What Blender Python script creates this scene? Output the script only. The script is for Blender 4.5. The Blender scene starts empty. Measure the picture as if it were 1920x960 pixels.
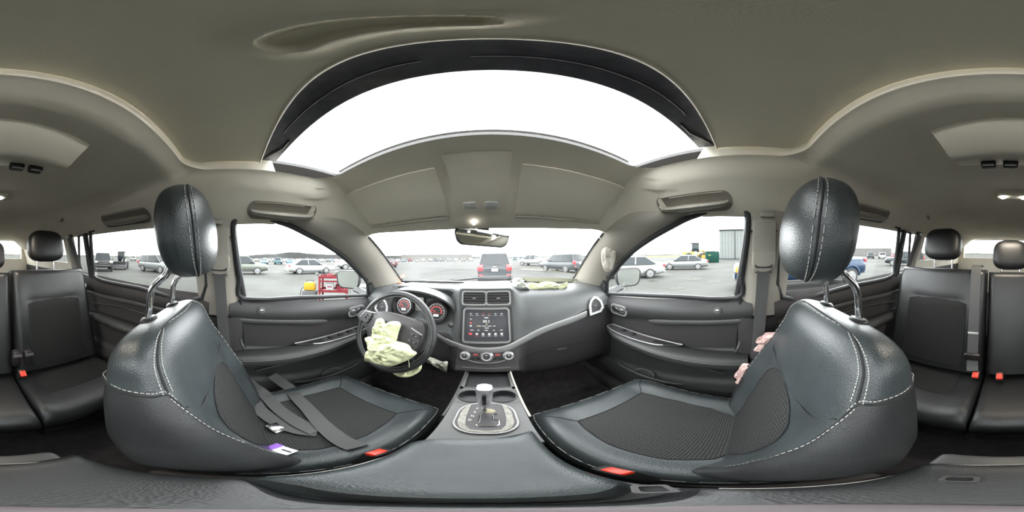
import bpy, bmesh, math, random
from mathutils import Vector, Matrix, noise
from mathutils.bvhtree import BVHTree

S = bpy.context.scene
C = S.collection
PI = math.pi
Z0 = 1.5                       # lens height above the lot; all coordinates below are relative to the lens height
random.seed(7)

# ------------------------------------------------------------------ camera
CAMX = 0.03                    # the lens stands 3 cm right of the car's centre line
TILT = Matrix.Rotation(0.0131, 3, 'Y') @ Matrix.Rotation(0.0105, 3, 'X')
cam_data = bpy.data.cameras.new('panorama_camera')
cam_data.type = 'PANO'
try:
    cam_data.panorama_type = 'EQUIRECTANGULAR'
except Exception:
    pass
try:
    cam_data.cycles.panorama_type = 'EQUIRECTANGULAR'
except Exception:
    pass
cam_data.clip_start = 0.005
cam_data.clip_end = 3000
cam = bpy.data.objects.new('panorama_camera', cam_data)
C.objects.link(cam)
cam.matrix_world = Matrix.Translation((CAMX, 0, Z0)) @ (TILT @ Matrix.Rotation(math.radians(-7.5), 3, 'Z') @ Matrix.Rotation(PI / 2, 3, 'X')).to_4x4()
S.camera = cam

# ------------------------------------------------------------------ sky and exposure
world = bpy.data.worlds.new('overcast_sky')
S.world = world
world.use_nodes = True
wn = world.node_tree
bg = wn.nodes['Background']
tc = wn.nodes.new('ShaderNodeTexCoord')
ns = wn.nodes.new('ShaderNodeTexNoise'); ns.inputs['Scale'].default_value = 2.2; ns.inputs['Detail'].default_value = 4
cr = wn.nodes.new('ShaderNodeValToRGB')
cr.color_ramp.elements[0].color = (.90, .93, .97, 1); cr.color_ramp.elements[1].color = (1, 1, .99, 1)
wn.links.new(tc.outputs['Generated'], ns.inputs['Vector'])
wn.links.new(ns.outputs['Fac'], cr.inputs['Fac'])
wn.links.new(cr.outputs['Color'], bg.inputs['Color'])
bg.inputs['Strength'].default_value = 3.0
S.view_settings.view_transform = 'Standard'
S.view_settings.look = 'None'
S.view_settings.gamma = 1
S.view_settings.use_curve_mapping = False
S.view_settings.exposure = 2.27
S.cycles.use_denoising = True
S.cycles.max_bounces = 10
S.cycles.diffuse_bounces = 6
S.cycles.transparent_max_bounces = 16
S.cycles.caustics_reflective = False
S.cycles.caustics_refractive = False
S.cycles.sample_clamp_indirect = 8

# ------------------------------------------------------------------ rays of the photograph -> points on real surfaces
K = 2 * PI / 1920
CAM = Vector((CAMX, 0, 0))
def ray(px, py):
    lon, lat = (px - 920) * K, (480 - py) * K
    return TILT @ Vector((math.cos(lat) * math.sin(lon), math.cos(lat) * math.cos(lon), math.sin(lat)))
def atx(px, py, x):
    d = ray(px, py); return CAM + d * ((x - CAMX) / d.x)
def aty(px, py, y):
    d = ray(px, py); return CAM + d * (y / d.y)
def atz(px, py, z):
    d = ray(px, py); return CAM + d * (z / d.z)
def atplane(px, py, p, n):
    d = ray(px, py); return CAM + d * ((Vector(p) - CAM).dot(n) / d.dot(n))
def cast(bvh, px, py, off=0.0):
    d = ray(px, py); h = bvh.ray_cast(CAM, d)
    return (h[0] + h[1] * off * (1 if h[1].dot(d) < 0 else -1), h[1]) if h[0] else (None, None)
def ss(a, b, x):
    t = min(1, max(0, (x - a) / (b - a))); return t * t * (3 - 2 * t)
def lerp(a, b, t): return a + (b - a) * t
def pl(xs, x):
    """piecewise linear through [(x, value)]"""
    if x <= xs[0][0]: return xs[0][1]
    for (a, va), (b, vb) in zip(xs, xs[1:]):
        if x <= b:
            return lerp(va, vb, (x - a) / (b - a))
    return xs[-1][1]
def smooth_path(pts, n=6, closed=False):
    pts = [Vector(p) for p in pts]; out = []
    N = len(pts)
    for i in range(N if closed else N - 1):
        g = (lambda k: pts[k % N]) if closed else (lambda k: pts[min(N - 1, max(0, k))])
        p0, p1, p2, p3 = g(i - 1), g(i), g(i + 1), g(i + 2)
        for k in range(n):
            t = k / n
            out.append(.5 * ((2 * p1) + (p2 - p0) * t + (2 * p0 - 5 * p1 + 4 * p2 - p3) * t * t + (3 * p1 - p0 - 3 * p2 + p3) * t ** 3))
    if not closed: out.append(pts[-1])
    return out

# ------------------------------------------------------------------ mesh builder
class MB:
    def __init__(s): s.v = []; s.f = []; s.m = []
    def add(s, vs, fs, mi=0):
        b = len(s.v); s.v += [Vector(p) for p in vs]
        for f in fs: s.f.append([b + i for i in f]); s.m.append(mi)
        return s
    def grid(s, rows, closed_u=False, closed_v=False, mi=0):
        n, k = len(rows), len(rows[0]); fs = []
        for i in range(n if closed_v else n - 1):
            for j in range(k if closed_u else k - 1):
                fs.append([i * k + j, i * k + (j + 1) % k, ((i + 1) % n) * k + (j + 1) % k, ((i + 1) % n) * k + j])
        return s.add([p for r in rows for p in r], fs, mi)
    def loft(s, secs, caps=True, mi=0):
        s.grid(secs, closed_u=True, mi=mi)
        if caps:
            for sec in (secs[0], secs[-1]):
                c = sum((Vector(p) for p in sec), Vector()) / len(sec)
                s.add(list(sec) + [c], [[i, (i + 1) % len(sec), len(sec)] for i in range(len(sec))], mi)
        return s
    def box(s, c, size, rot=None, mi=0, bevel=0, seg=2, taper=None):
        bm = bmesh.new(); bmesh.ops.create_cube(bm, size=1)
        for v in bm.verts:
            v.co = Vector((v.co.x * size[0], v.co.y * size[1], v.co.z * size[2]))
            if taper and v.co.z > 0: v.co.x *= taper[0]; v.co.y *= taper[1]
        if bevel:
            bmesh.ops.bevel(bm, geom=list(bm.edges), offset=bevel, segments=seg, profile=.5, affect='EDGES')
        bm.verts.index_update()
        vs = [(rot @ v.co if rot else v.co.copy()) + Vector(c) for v in bm.verts]
        fs = [[v.index for v in f.verts] for f in bm.faces]; bm.free()
        return s.add(vs, fs, mi)
    def tube(s, path, r, n=10, mi=0, closed=False, flat=None, up=None):
        path = [Vector(p) for p in path]; secs = []; N = len(path); prev = None
        for i, p in enumerate(path):
            a = path[(i - 1) % N] if (closed or i > 0) else p
            b = path[(i + 1) % N] if (closed or i < N - 1) else p
            t = (b - a)
            if t.length < 1e-9: t = Vector((0, 0, 1))
            t.normalize()
            if up is not None: u = Vector(up)
            elif prev is None: u = Vector((0, 0, 1)) if abs(t.z) < .9 else Vector((1, 0, 0))
            else: u = prev
            u = (u - t * u.dot(t)); u.normalize(); prev = u; w = t.cross(u)
            rr = r[i] if isinstance(r, (list, tuple)) else r
            ru, rw = (rr * (flat[0] if flat else 1), rr * (flat[1] if flat else 1))
            secs.append([p + u * math.cos(2 * PI * k / n) * ru + w * math.sin(2 * PI * k / n) * rw for k in range(n)])
        if closed: s.grid(secs, closed_u=True, closed_v=True, mi=mi)
        else: s.loft(secs, mi=mi)
        return s
    def ribbon(s, path, across, width, thick=.002, mi=0):
        """flat band: across = vector or list of vectors, width = number or list"""
        path = [Vector(p) for p in path]; secs = []
        for i, p in enumerate(path):
            a = path[max(0, i - 1)]; b = path[min(len(path) - 1, i + 1)]; t = (b - a).normalized()
            c = Vector(across[i] if isinstance(across, list) else across); c = (c - t * c.dot(t)).normalized()
            w = (width[i] if isinstance(width, list) else width) / 2; n = t.cross(c) * thick / 2
            secs.append([p - c * w - n, p + c * w - n, p + c * w + n, p - c * w + n])
        return s.loft(secs, mi=mi)
    def cyl(s, p0, p1, r0, r1=None, n=16, mi=0):
        p0, p1 = Vector(p0), Vector(p1); r1 = r0 if r1 is None else r1
        t = (p1 - p0).normalized(); u = Vector((0, 0, 1)) if abs(t.z) < .9 else Vector((1, 0, 0))
        u = (u - t * u.dot(t)).normalized(); w = t.cross(u)
        secs = [[p + u * math.cos(2 * PI * k / n) * r + w * math.sin(2 * PI * k / n) * r for k in range(n)] for p, r in ((p0, r0), (p1, r1))]
        return s.loft(secs, mi=mi)
    def lathe(s, prof, c, axis, n=24, mi=0, e=None):
        """prof = [(radius, height along axis)]"""
        a = Vector(axis).normalized(); c = Vector(c)
        u = Vector(e) if e else (Vector((0, 0, 1)) if abs(a.z) < .9 else Vector((1, 0, 0)))
        u = (u - a * u.dot(a)).normalized(); w = a.cross(u)
        secs = [[c + a * h + u * math.cos(2 * PI * k / n) * r + w * math.sin(2 * PI * k / n) * r for k in range(n)] for r, h in prof]
        return s.loft(secs, mi=mi)
    def ellipsoid(s, c, r, e=2.0, nu=32, nv=16, rot=None, mi=0, fn=None):
        rows = []; sg = lambda x, p: math.copysign(abs(x) ** p, x); q = 2 / e
        for i in range(nv + 1):
            ph = -PI / 2 + PI * i / nv
            row = []
            for j in range(nu):
                th = 2 * PI * j / nu
                p = Vector((r[0] * sg(math.cos(ph), q) * sg(math.cos(th), q), r[1] * sg(math.cos(ph), q) * sg(math.sin(th), q), r[2] * sg(math.sin(ph), q)))
                if fn: p = fn(p)
                row.append((rot @ p if rot else p) + Vector(c))
            rows.append(row)
        return s.grid(rows, closed_u=True, mi=mi)
    def prism(s, pts, ext, mi=0):
        """closed 3D polygon pushed along ext"""
        pts = [Vector(p) for p in pts]; e = Vector(ext); n = len(pts)
        return s.add(pts + [p + e for p in pts], [list(range(n))[::-1], [n + i for i in range(n)]] + [[i, (i + 1) % n, n + (i + 1) % n, n + i] for i in range(n)], mi)
    def frame(s, outer, inner, ext, mi=0):
        """ring between two 3D polygons of equal count, with depth"""
        o = [Vector(p) for p in outer]; i_ = [Vector(p) for p in inner]; e = Vector(ext)
        return s.grid([o, i_, [p + e for p in i_], [p + e for p in o]], closed_u=True, closed_v=True, mi=mi)
    def pillow(s, outline, nrm, puff, rings=9, amp=.006, seed=0, scale=22, back=.35, mi=0):
        """crumpled cloth bag over a closed outline"""
        o = [Vector(p) for p in outline]; n = Vector(nrm).normalized(); c = sum(o, Vector()) / len(o)
        for sgn in (1, -back):
            rows = []
            for r in range(rings + 1):
                t = r / rings; row = []
                for p in o:
                    q = c.lerp(p, t); h = math.sqrt(max(0, 1 - t ** 2.5)) * puff
                    w = noise.noise(q * scale + Vector((seed, 0, 0))); w2 = abs(noise.noise(q * scale * 2.1 + Vector((0, seed, 0))))
                    h += amp * (w * 1.6 - w2 * 1.8) * (1 if t < .99 else .25)
                    row.append(q + n * h * sgn)
                rows.append(row)
            s.grid(rows, closed_u=True, mi=mi)
        return s
    def xf(s, fn):
        s.v = [Vector(fn(p)) for p in s.v]; return s

def rrect(w, h, r, n=5):
    """rounded rectangle in 2D, w x h, centred"""
    out = []
    for cx, cy, a0 in ((w / 2 - r, h / 2 - r, 0), (-w / 2 + r, h / 2 - r, 90), (-w / 2 + r, -h / 2 + r, 180), (w / 2 - r, -h / 2 + r, 270)):
        for k in range(n + 1):
            a = math.radians(a0 + 90 * k / n); out.append((cx + r * math.cos(a), cy + r * math.sin(a)))
    return out

# ------------------------------------------------------------------ objects
ORIG = {}
def mesh_of(name, mb, mats, origin, sharp=35):
    me = bpy.data.meshes.new(name)
    me.from_pydata([tuple(p - origin) for p in mb.v], [], mb.f)
    mats = mats if isinstance(mats, (list, tuple)) else [mats]
    for m in mats: me.materials.append(m)
    me.polygons.foreach_set('material_index', mb.m)
    bm = bmesh.new(); bm.from_mesh(me)
    bmesh.ops.remove_doubles(bm, verts=bm.verts, dist=1e-6)
    bmesh.ops.recalc_face_normals(bm, faces=bm.faces)
    bm.to_mesh(me); bm.free()
    me.polygons.foreach_set('use_smooth', [True] * len(me.polygons))
    try: me.set_sharp_from_angle(angle=math.radians(sharp))
    except Exception: pass
    me.update(); return me
def tag(o, label=None, cat=None, group=None, kind=None):
    for k, v in (('label', label), ('category', cat), ('group', group), ('kind', kind)):
        if v: o[k] = v
    return o
def thing(name, label, cat, loc, group=None, rotz=0, kind=None):
    o = bpy.data.objects.new(name, None); C.objects.link(o); o.empty_display_size = .05
    o.location = Vector(loc) + Vector((0, 0, Z0)); o.rotation_euler.z = rotz
    ORIG[o.name] = Vector(loc)
    return tag(o, label, cat, group, kind)
def solo(name, mb, mats, label=None, cat=None, group=None, kind=None, loc=None, sharp=35, rotz=0, local=False):
    """a thing (or a piece of the setting) that is one mesh"""
    if loc is None:
        n = len(mb.v); lo = [min(p[i] for p in mb.v) for i in range(3)]; hi = [max(p[i] for p in mb.v) for i in range(3)]
        loc = Vector(((lo[0] + hi[0]) / 2, (lo[1] + hi[1]) / 2, lo[2]))
    loc = Vector(loc)
    o = bpy.data.objects.new(name, mesh_of(name, mb, mats, Vector() if local else loc, sharp)); C.objects.link(o)
    o.location = loc + Vector((0, 0, Z0)); o.rotation_euler.z = rotz; ORIG[o.name] = loc
    return tag(o, label, cat, group, kind)
def struct(name, mb, mats, loc=None, sharp=35): return solo(name, mb, mats, kind='structure', loc=loc, sharp=sharp)
def part(name, mb, mats, parent, label=None, local=False, kind=None, sharp=35):
    """a child mesh; its builder is in the lens datum unless local"""
    org = Vector() if local else ORIG[parent.name]
    o = bpy.data.objects.new(name, mesh_of(name, mb, mats, org, sharp)); C.objects.link(o)
    o.parent = parent; ORIG[o.name] = org
    return tag(o, label, None, None, kind)
def text(name, body, size, m, parent, origin, xdir, ydir, depth=.0003, align='CENTER'):
    cu = bpy.data.curves.new(name, 'FONT'); cu.body = body; cu.size = size; cu.extrude = depth; cu.align_x = align; cu.align_y = 'CENTER'
    cu.resolution_u = 3
    cu.materials.append(m)
    tmp = bpy.data.objects.new(name, cu); C.objects.link(tmp)
    me = bpy.data.meshes.new_from_object(tmp.evaluated_get(bpy.context.evaluated_depsgraph_get()))
    bpy.data.objects.remove(tmp); me.materials.clear(); me.materials.append(m)
    o = bpy.data.objects.new(name, me); C.objects.link(o)
    x = Vector(xdir).normalized(); y = Vector(ydir); y = (y - x * y.dot(x)).normalized(); z = x.cross(y)
    M = Matrix((x, y, z)).transposed().to_4x4(); M.translation = Vector(origin) - ORIG[parent.name]
    o.parent = parent; o.matrix_basis = M
    return o
def dup(root, loc, rotz=0, label=None, group=None, scale=None):
    r = root.copy(); C.objects.link(r); r.location = Vector(loc) + Vector((0, 0, Z0)); r.rotation_euler.z = rotz
    if label: r['label'] = label
    if group: r['group'] = group
    if scale: r.scale = scale
    for ch in list(root.children):
        c = ch.copy(); C.objects.link(c); c.parent = r
        for g in ch.children:
            d = g.copy(); C.objects.link(d); d.parent = c
    return r

# ------------------------------------------------------------------ materials
def mat(name, col, rough=.5, metal=0.0, spec=.5, bump=None, vary=None, emit=None, kind='noise', coat=0, sheen=0):
    m = bpy.data.materials.new(name); m.use_nodes = True; nt = m.node_tree; N, L = nt.nodes, nt.links
    b = N['Principled BSDF']
    b.inputs['Base Color'].default_value = (*col, 1); b.inputs['Roughness'].default_value = rough
    b.inputs['Metallic'].default_value = metal; b.inputs['Specular IOR Level'].default_value = spec
    b.inputs['Coat Weight'].default_value = coat; b.inputs['Coat Roughness'].default_value = .1
    b.inputs['Sheen Weight'].default_value = sheen
    co = N.new('ShaderNodeTexCoord')
    if vary:                                   # (scale, amount): blotchy wear
        t = N.new('ShaderNodeTexNoise'); t.inputs['Scale'].default_value = vary[0]; t.inputs['Detail'].default_value = 5
        r = N.new('ShaderNodeValToRGB'); a = vary[1]
        r.color_ramp.elements[0].position = .3; r.color_ramp.elements[1].position = .7
        r.color_ramp.elements[0].color = (*[max(0, c * (1 - a)) for c in col], 1)
        r.color_ramp.elements[1].color = (*[min(1, c * (1 + a)) for c in col], 1)
        L.new(co.outputs['Object'], t.inputs['Vector']); L.new(t.outputs['Fac'], r.inputs['Fac']); L.new(r.outputs['Color'], b.inputs['Base Color'])
    if bump:                                   # (scale, strength)
        if kind == 'noise':
            t2 = N.new('ShaderNodeTexNoise'); t2.inputs['Detail'].default_value = 3; out = t2.outputs['Fac']
        elif kind == 'grain':
            t2 = N.new('ShaderNodeTexVoronoi'); out = t2.outputs['Distance']
        t2.inputs['Scale'].default_value = bump[0]
        bn = N.new('ShaderNodeBump'); bn.inputs['Strength'].default_value = bump[1]; bn.inputs['Distance'].default_value = .002
        L.new(co.outputs['Object'], t2.inputs['Vector']); L.new(out, bn.inputs['Height']); L.new(bn.outputs['Normal'], b.inputs['Normal'])
    if emit:
        b.inputs['Emission Color'].default_value = (*emit[0], 1); b.inputs['Emission Strength'].default_value = emit[1]
    return m
def mesh_cloth(name, dark, light, scale, tilt=0.0):
    m = mat(name, dark, .9, spec=.2); nt = m.node_tree; N, L = nt.nodes, nt.links; b = N['Principled BSDF']
    co = N.new('ShaderNodeTexCoord'); v = N.new('ShaderNodeTexVoronoi'); v.voronoi_dimensions = '2D'; v.inputs['Scale'].default_value = scale; v.inputs['Randomness'].default_value = .10
    mp = N.new('ShaderNodeMapping'); mp.inputs['Rotation'].default_value = (tilt, 0, 0); mp.inputs['Scale'].default_value = (1, 1, 1)
    r = N.new('ShaderNodeValToRGB'); r.color_ramp.elements[0].color = (*dark, 1); r.color_ramp.elements[1].color = (*light, 1)
    r.color_ramp.elements[0].position = .25; r.color_ramp.elements[1].position = .55
    bn = N.new('ShaderNodeBump'); bn.inputs['Strength'].default_value = .6; bn.inputs['Distance'].default_value = .001
    L.new(co.outputs['Object'], mp.inputs['Vector']); L.new(mp.outputs['Vector'], v.inputs['Vector'])
    L.new(v.outputs['Distance'], r.inputs['Fac']); L.new(r.outputs['Color'], b.inputs['Base Color'])
    L.new(v.outputs['Distance'], bn.inputs['Height']); L.new(bn.outputs['Normal'], b.inputs['Normal'])
    return m
def glass(name, tint=(1, 1, 1), refl=.06, rough=0.0):
    m = bpy.data.materials.new(name); m.use_nodes = True; nt = m.node_tree; N, L = nt.nodes, nt.links
    N.remove(N['Principled BSDF']); out = N['Material Output']
    t = N.new('ShaderNodeBsdfTransparent'); t.inputs['Color'].default_value = (*tint, 1)
    g = N.new('ShaderNodeBsdfGlossy'); g.inputs['Roughness'].default_value = rough
    fr = N.new('ShaderNodeLayerWeight'); fr.inputs['Blend'].default_value = .25
    mu = N.new('ShaderNodeMath'); mu.operation = 'MULTIPLY'; mu.inputs[1].default_value = refl * 4
    mx = N.new('ShaderNodeMixShader')
    L.new(fr.outputs['Fresnel'], mu.inputs[0]); L.new(mu.outputs[0], mx.inputs['Fac'])
    L.new(t.outputs[0], mx.inputs[1]); L.new(g.outputs[0], mx.inputs[2]); L.new(mx.outputs[0], out.inputs['Surface'])
    return m

M = {}
M['leather'] = mat('slate_leather', (0.0314, 0.0376, 0.0395), .34, bump=(420, .22), kind='grain', vary=(9, .22))
M['leather3'] = mat('rear_black_leather', (.0125, .0130, .0135), .40, bump=(420, .22), kind='grain', vary=(9, .25))
M['leather2'] = mat('black_leather', (0.020, 0.021, 0.022), .42, bump=(420, .22), kind='grain', vary=(9, .25))
M['mesh'] = mesh_cloth('dotted_seat_cloth', (0.014, 0.014, 0.014), (0.054, 0.054, 0.053), 150)
M['mesh_back'] = mesh_cloth('dotted_backrest_cloth', (0.010, 0.010, 0.010), (0.039, 0.039, 0.039), 110, -1.25)
M['stitch'] = mat('pale_thread', (0.344, 0.344, 0.328), .8)
M['seam'] = mat('seam_gap', (.008, .008, .009), .8)
M['chrome'] = mat('chrome', (.82, .82, .84), .12, 1)
M['silver'] = mat('satin_silver_trim', (0.344, 0.344, 0.344), .34, .55)
M['door'] = mat('charcoal_door_plastic', (0.0285, 0.0292, 0.0292), .5, bump=(600, .12), vary=(5, .12))
M['trim_silver'] = mat('pale_silver_trim', (.42, .42, .42), .4, .2)
M['door_low'] = mat('dark_door_plastic', (0.028, 0.025, 0.025), .6, bump=(600, .12), vary=(5, .12))
M['dash'] = mat('soft_grey_dashboard', (0.0708, 0.0751, 0.0751), .45, bump=(700, .15), vary=(6, .1))
M['dash_low'] = mat('dark_lower_dashboard', (0.035, 0.032, 0.034), .5, bump=(700, .15))
M['console'] = mat('grey_console_plastic', (0.0488, 0.0496, 0.0488), .42, bump=(600, .1), vary=(14, .15))
M['black'] = mat('black_plastic', (.014, .014, .015), .4)
M['gloss'] = mat('gloss_black', (.010, .010, .012), .12)
M['rubber'] = mat('black_rubber', (.016, .017, .018), .55)
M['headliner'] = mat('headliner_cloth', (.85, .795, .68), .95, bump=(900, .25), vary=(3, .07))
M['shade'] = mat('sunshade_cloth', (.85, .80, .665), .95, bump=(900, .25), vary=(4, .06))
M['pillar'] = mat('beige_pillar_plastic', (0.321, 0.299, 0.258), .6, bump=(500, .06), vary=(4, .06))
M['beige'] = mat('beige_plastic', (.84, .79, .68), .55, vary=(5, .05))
M['carpet'] = mat('dark_carpet', (.024, .021, .022), 1, bump=(260, .8), vary=(30, .3))
M['belt'] = mat('grey_webbing', (.060, .060, .060), .75, bump=(900, .3))
M['red'] = mat('red_release_button', (.75, .035, .015), .4)
M['airbag'] = mat('pale_yellow_airbag_cloth', (0.558, 0.578, 0.362), .9, bump=(500, .25), vary=(14, .10))
M['airbag_w'] = mat('white_airbag_cloth', (0.544, 0.558, 0.502), .9, bump=(500, .25), vary=(14, .10))
M['airbag_p'] = mat('pink_airbag_cloth', (0.572, 0.390, 0.362), .9, bump=(300, .3), vary=(28, .28))
M['glass'] = glass('clear_pane', (.97, .985, .98), .05)
M['tint'] = glass('light_tinted_pane', (.78, .79, .78), .06)
M['mirror'] = mat('mirror_surface', (.82, .85, .83), .04, 1)
M['screen'] = mat('touchscreen_glass', (.050, .050, .056), .18, spec=.7)
M['ui'] = mat('screen_white_print', (.25, .26, .25), .5, emit=((.85, .88, .85), .16))
M['ui_y'] = mat('screen_amber_print', (.25, .22, .12), .5, emit=((.9, .8, .4), .16))
M['ui_r'] = mat('screen_red_print', (.2, .02, .02), .5, emit=((.9, .14, .16), .12))
M['gauge_r'] = mat('red_gauge_lamp', (.22, .03, .03), .5, emit=((.9, .16, .16), .10))
M['lamp'] = mat('lit_dome_lamp', (1, 1, 1), .5, emit=((1, .95, .85), 12))
M['lamp2'] = mat('lit_map_lamp', (1, 1, 1), .5, emit=((1, .97, .9), 4))
M['mauve'] = mat('mauve_grey_plastic', (.085, .070, .076), .6)
M['print'] = mat('pale_print', (.55, .56, .54), .6)
# outside
M['tyre'] = mat('tyre_rubber', (0.011, 0.011, 0.011), .8)
M['rim'] = mat('alloy_rim', (.13, .13, .13), .5, .2, spec=.2)
M['cglass'] = mat('dark_car_window', (.012, .015, .017), .12, spec=.18)
M['tail'] = mat('red_tail_lamp', (0.315, 0.025, 0.030), .25)
M['head'] = mat('clear_headlamp', (0.381, 0.386, 0.376), .2)
M['amber'] = mat('amber_lamp', (0.407, 0.143, 0.025), .3)
M['cblack'] = mat('black_car_plastic', (0.016, 0.016, 0.017), .55)
def paint(name, col, metal=.15):
    col = tuple(c * .27 for c in col)
    return mat(name, col, .35, metal * .5, coat=.10, spec=.25)
# =================================================================== THE SETTING: the cabin
HOLE = (-.455, .455, -.150, .318)          # sunroof recess in the headliner
SZ = .300
def side_pt(px, py, s):                    # on the leaning plane of the side glass
    return atplane(px, py, (s * .70, 0, -.2), Vector((s, 0, .229)))
def sx(z): return .70 - .229 * (z + .2)    # half width of the glass plane at height z
def roof_z(x, y):
    a = .155 * ss(.43, .68, abs(x)); f = .175 * ss(.345, .68, y); r = .05 * ss(-.9, -2.3, y) if y < -.9 else 0
    r = .06 * ss(.9, 2.3, -y)
    dx = max(HOLE[0] - x, 0, x - HOLE[1]); dy = max(HOLE[2] - y, 0, y - HOLE[3]); d = math.hypot(dx, dy)
    fall = .020 * ss(.0, .055, d) * (1 if y < .3 else .6)
    return SZ - fall - math.sqrt(a * a + f * f) - r
def hole_sides(n=22, r=.07):
    x0, x1, y0, y1 = HOLE; c = lambda cx, cy, a: (cx + r * math.cos(a), cy + r * math.sin(a))
    def arc(cx, cy, a0, a1): return [c(cx, cy, lerp(a0, a1, k / 4)) for k in range(5)]
    F = arc(x0 + r, y1 - r, .75 * PI, .5 * PI) + [(lerp(x0 + r, x1 - r, k / n), y1) for k in range(1, n)] + arc(x1 - r, y1 - r, .5 * PI, .25 * PI)
    Rr = arc(x1 - r, y1 - r, .25 * PI, 0) + [(x1, lerp(y1 - r, y0 + r, k / n)) for k in range(1, n)] + arc(x1 - r, y0 + r, 0, -.25 * PI)
    B = arc(x1 - r, y0 + r, -.25 * PI, -.5 * PI) + [(lerp(x1 - r, x0 + r, k / n), y0) for k in range(1, n)] + arc(x0 + r, y0 + r, -.5 * PI, -.75 * PI)
    Lf = arc(x0 + r, y0 + r, -.75 * PI, -PI) + [(x0, lerp(y0 + r, y1 - r, k / n)) for k in range(1, n)] + arc(x0 + r, y1 - r, -PI, -1.25 * PI)
    return F, Rr, B, Lf
def front_y(x): return .612 + .035 * (1 - (x / .55) ** 2)
def flange(x, y):
    q = ss(.09, .13, y)
    return (x * (1 + .066 * q), y + .03 * q * ss(.2, .318, y), lerp(.42, roof_z(x, y) + .018, q))
mb = MB()
F, Rr, B, Lf = hole_sides()
def outer(side, t):
    if side == 0: x = lerp(-.55, .55, t); return (x, front_y(x))
    if side == 1:
        q = [(0, (.55, .612)), (.12, (.60, .40)), (.22, (.625, .15)), (.36, (.64, -.1)), (1, (.64, -2.36))]
    if side == 2: return (lerp(.64, -.64, t), -2.36)
    if side == 3:
        q = [(0, (-.64, -2.36)), (.64, (-.64, -.1)), (.78, (-.625, .15)), (.88, (-.60, .40)), (1, (-.55, .612))]
    for (a, p), (b, q2) in zip(q, q[1:]):
        if t <= b + 1e-9: u = (t - a) / (b - a); return (lerp(p[0], q2[0], u), lerp(p[1], q2[1], u))
for si, side in enumerate((F, Rr, B, Lf)):
    NR = 34 if si else 22; rows = []
    for k in range(NR + 1):
        s_ = (k / NR) ** 1.5 if si else k / NR; row = []
        for j, (hx, hy) in enumerate(side):
            ox, oy = outer(si, j / (len(side) - 1)); x, y = lerp(hx, ox, s_), lerp(hy, oy, s_)
            row.append((x, y, roof_z(x, y)))
        rows.append(row)
    mb.grid(rows)
    mb.grid([[(x, y, roof_z(x, y)) for x, y in side], [flange(x, y) for x, y in side]])
ceiling = struct('ceiling', mb, M['headliner'], loc=(0, -.5, .3))

# outer roof skin so no light falls on the lining from above, open over the sunroof
mb = MB()
x0, x1, y0, y1 = HOLE
for (a, b, c, d) in ((-.70, .70, y1 + .10, .66), (-.70, .70, -2.42, y0 - .001), (-.70, x0 - .001, y0 - .02, .12), (x1 + .001, .70, y0 - .02, .12), (-.70, x0 - .09, .12, y1 + .10), (x1 + .09, .70, .12, y1 + .10)):
    mb.box(((a + b) / 2, (c + d) / 2, .40), (b - a, d - c, .015))
part('roof_skin', mb, M['cblack'], ceiling)

# sunroof: sliding cloth shade, dark panel frame, glass
sun = thing('sunshade', 'cloth sunroof sunshade panel with finger pocket, slid half open overhead', 'sunshade', (0, -.04, .325))
A_, B_ = Vector((-.048, .024)), Vector((.028, .037))
def shade_z(x, y):
    p = Vector((x, y)); t = min(1, max(0, (p - A_).dot(B_ - A_) / (B_ - A_).length_squared)); d = (p - A_.lerp(B_, t)).length
    w = lerp(1, .55, t)
    return .326 - .007 * (1 - ss(.018 * w, .042 * w, d)) + .020 * (1 - ss(.009 * w, .018 * w, d))
xs = sorted(set([round(-.452 + .904 * k / 44, 4) for k in range(45)] + [round(-.13 + .22 * k / 80, 4) for k in range(81)]))
ys = sorted(set([round(-.148 + .22 * k / 20, 4) for k in range(21)] + [round(-.02 + .092 * k / 60, 4) for k in range(61)]))
mb = MB().grid([[(x, y, shade_z(x, y)) for x in xs] for y in ys])
mb.box((0, -.04, .352), (.90, .21, .008))
part('shade_panel', mb, M['shade'], sun)
mb = MB().tube([(x, .0735, .325) for x in (-.452, -.2, 0, .2, .452)], .0028, 8)
part('front_edge', mb, M['beige'], sun, 'pale front edge strip')
band = thing('sunroof', 'dark scratched rear edge band of the sunroof glass overhead', 'sunroof', (0, .11, .34))
rows = []
for k in range(41):
    x = -.452 + .904 * k / 40; yi = .150 - .14 * x * x
    rows.append([(x, .070, .336), (x, yi, .336), (x, yi + .003, .339), (x, yi, .347), (x, .070, .347)])
part('edge_band', MB().grid(rows, closed_u=True), mat('dark_panel_frame', (.055, .055, .068), .33, bump=(60, .15), vary=(40, .3)), band)
for s in (-1, 1):
    part('guide_rail', MB().tube([(s * .44, .08, .333), (s * .37, .118, .332), (s * .33, .122, .333)], .003, 8), M['black'], band)
    part('guide_rail', MB().tube([(s * .30, .10, .334), (s * .15, .112, .334), (s * .02, .115, .334)], .0014, 6), M['black'], band)
mb = MB().box((0, .094, .358), (.965, .515, .005))
win7 = struct('window_7', mb, M['glass'])
mb = MB().tube([(-.40, .322, .318), (-.2, .3235, .32), (0, .324, .32), (.2, .3235, .32), (.40, .322, .318)], .004, 8)
part('window_seal', mb, M['rubber'], win7)

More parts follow.
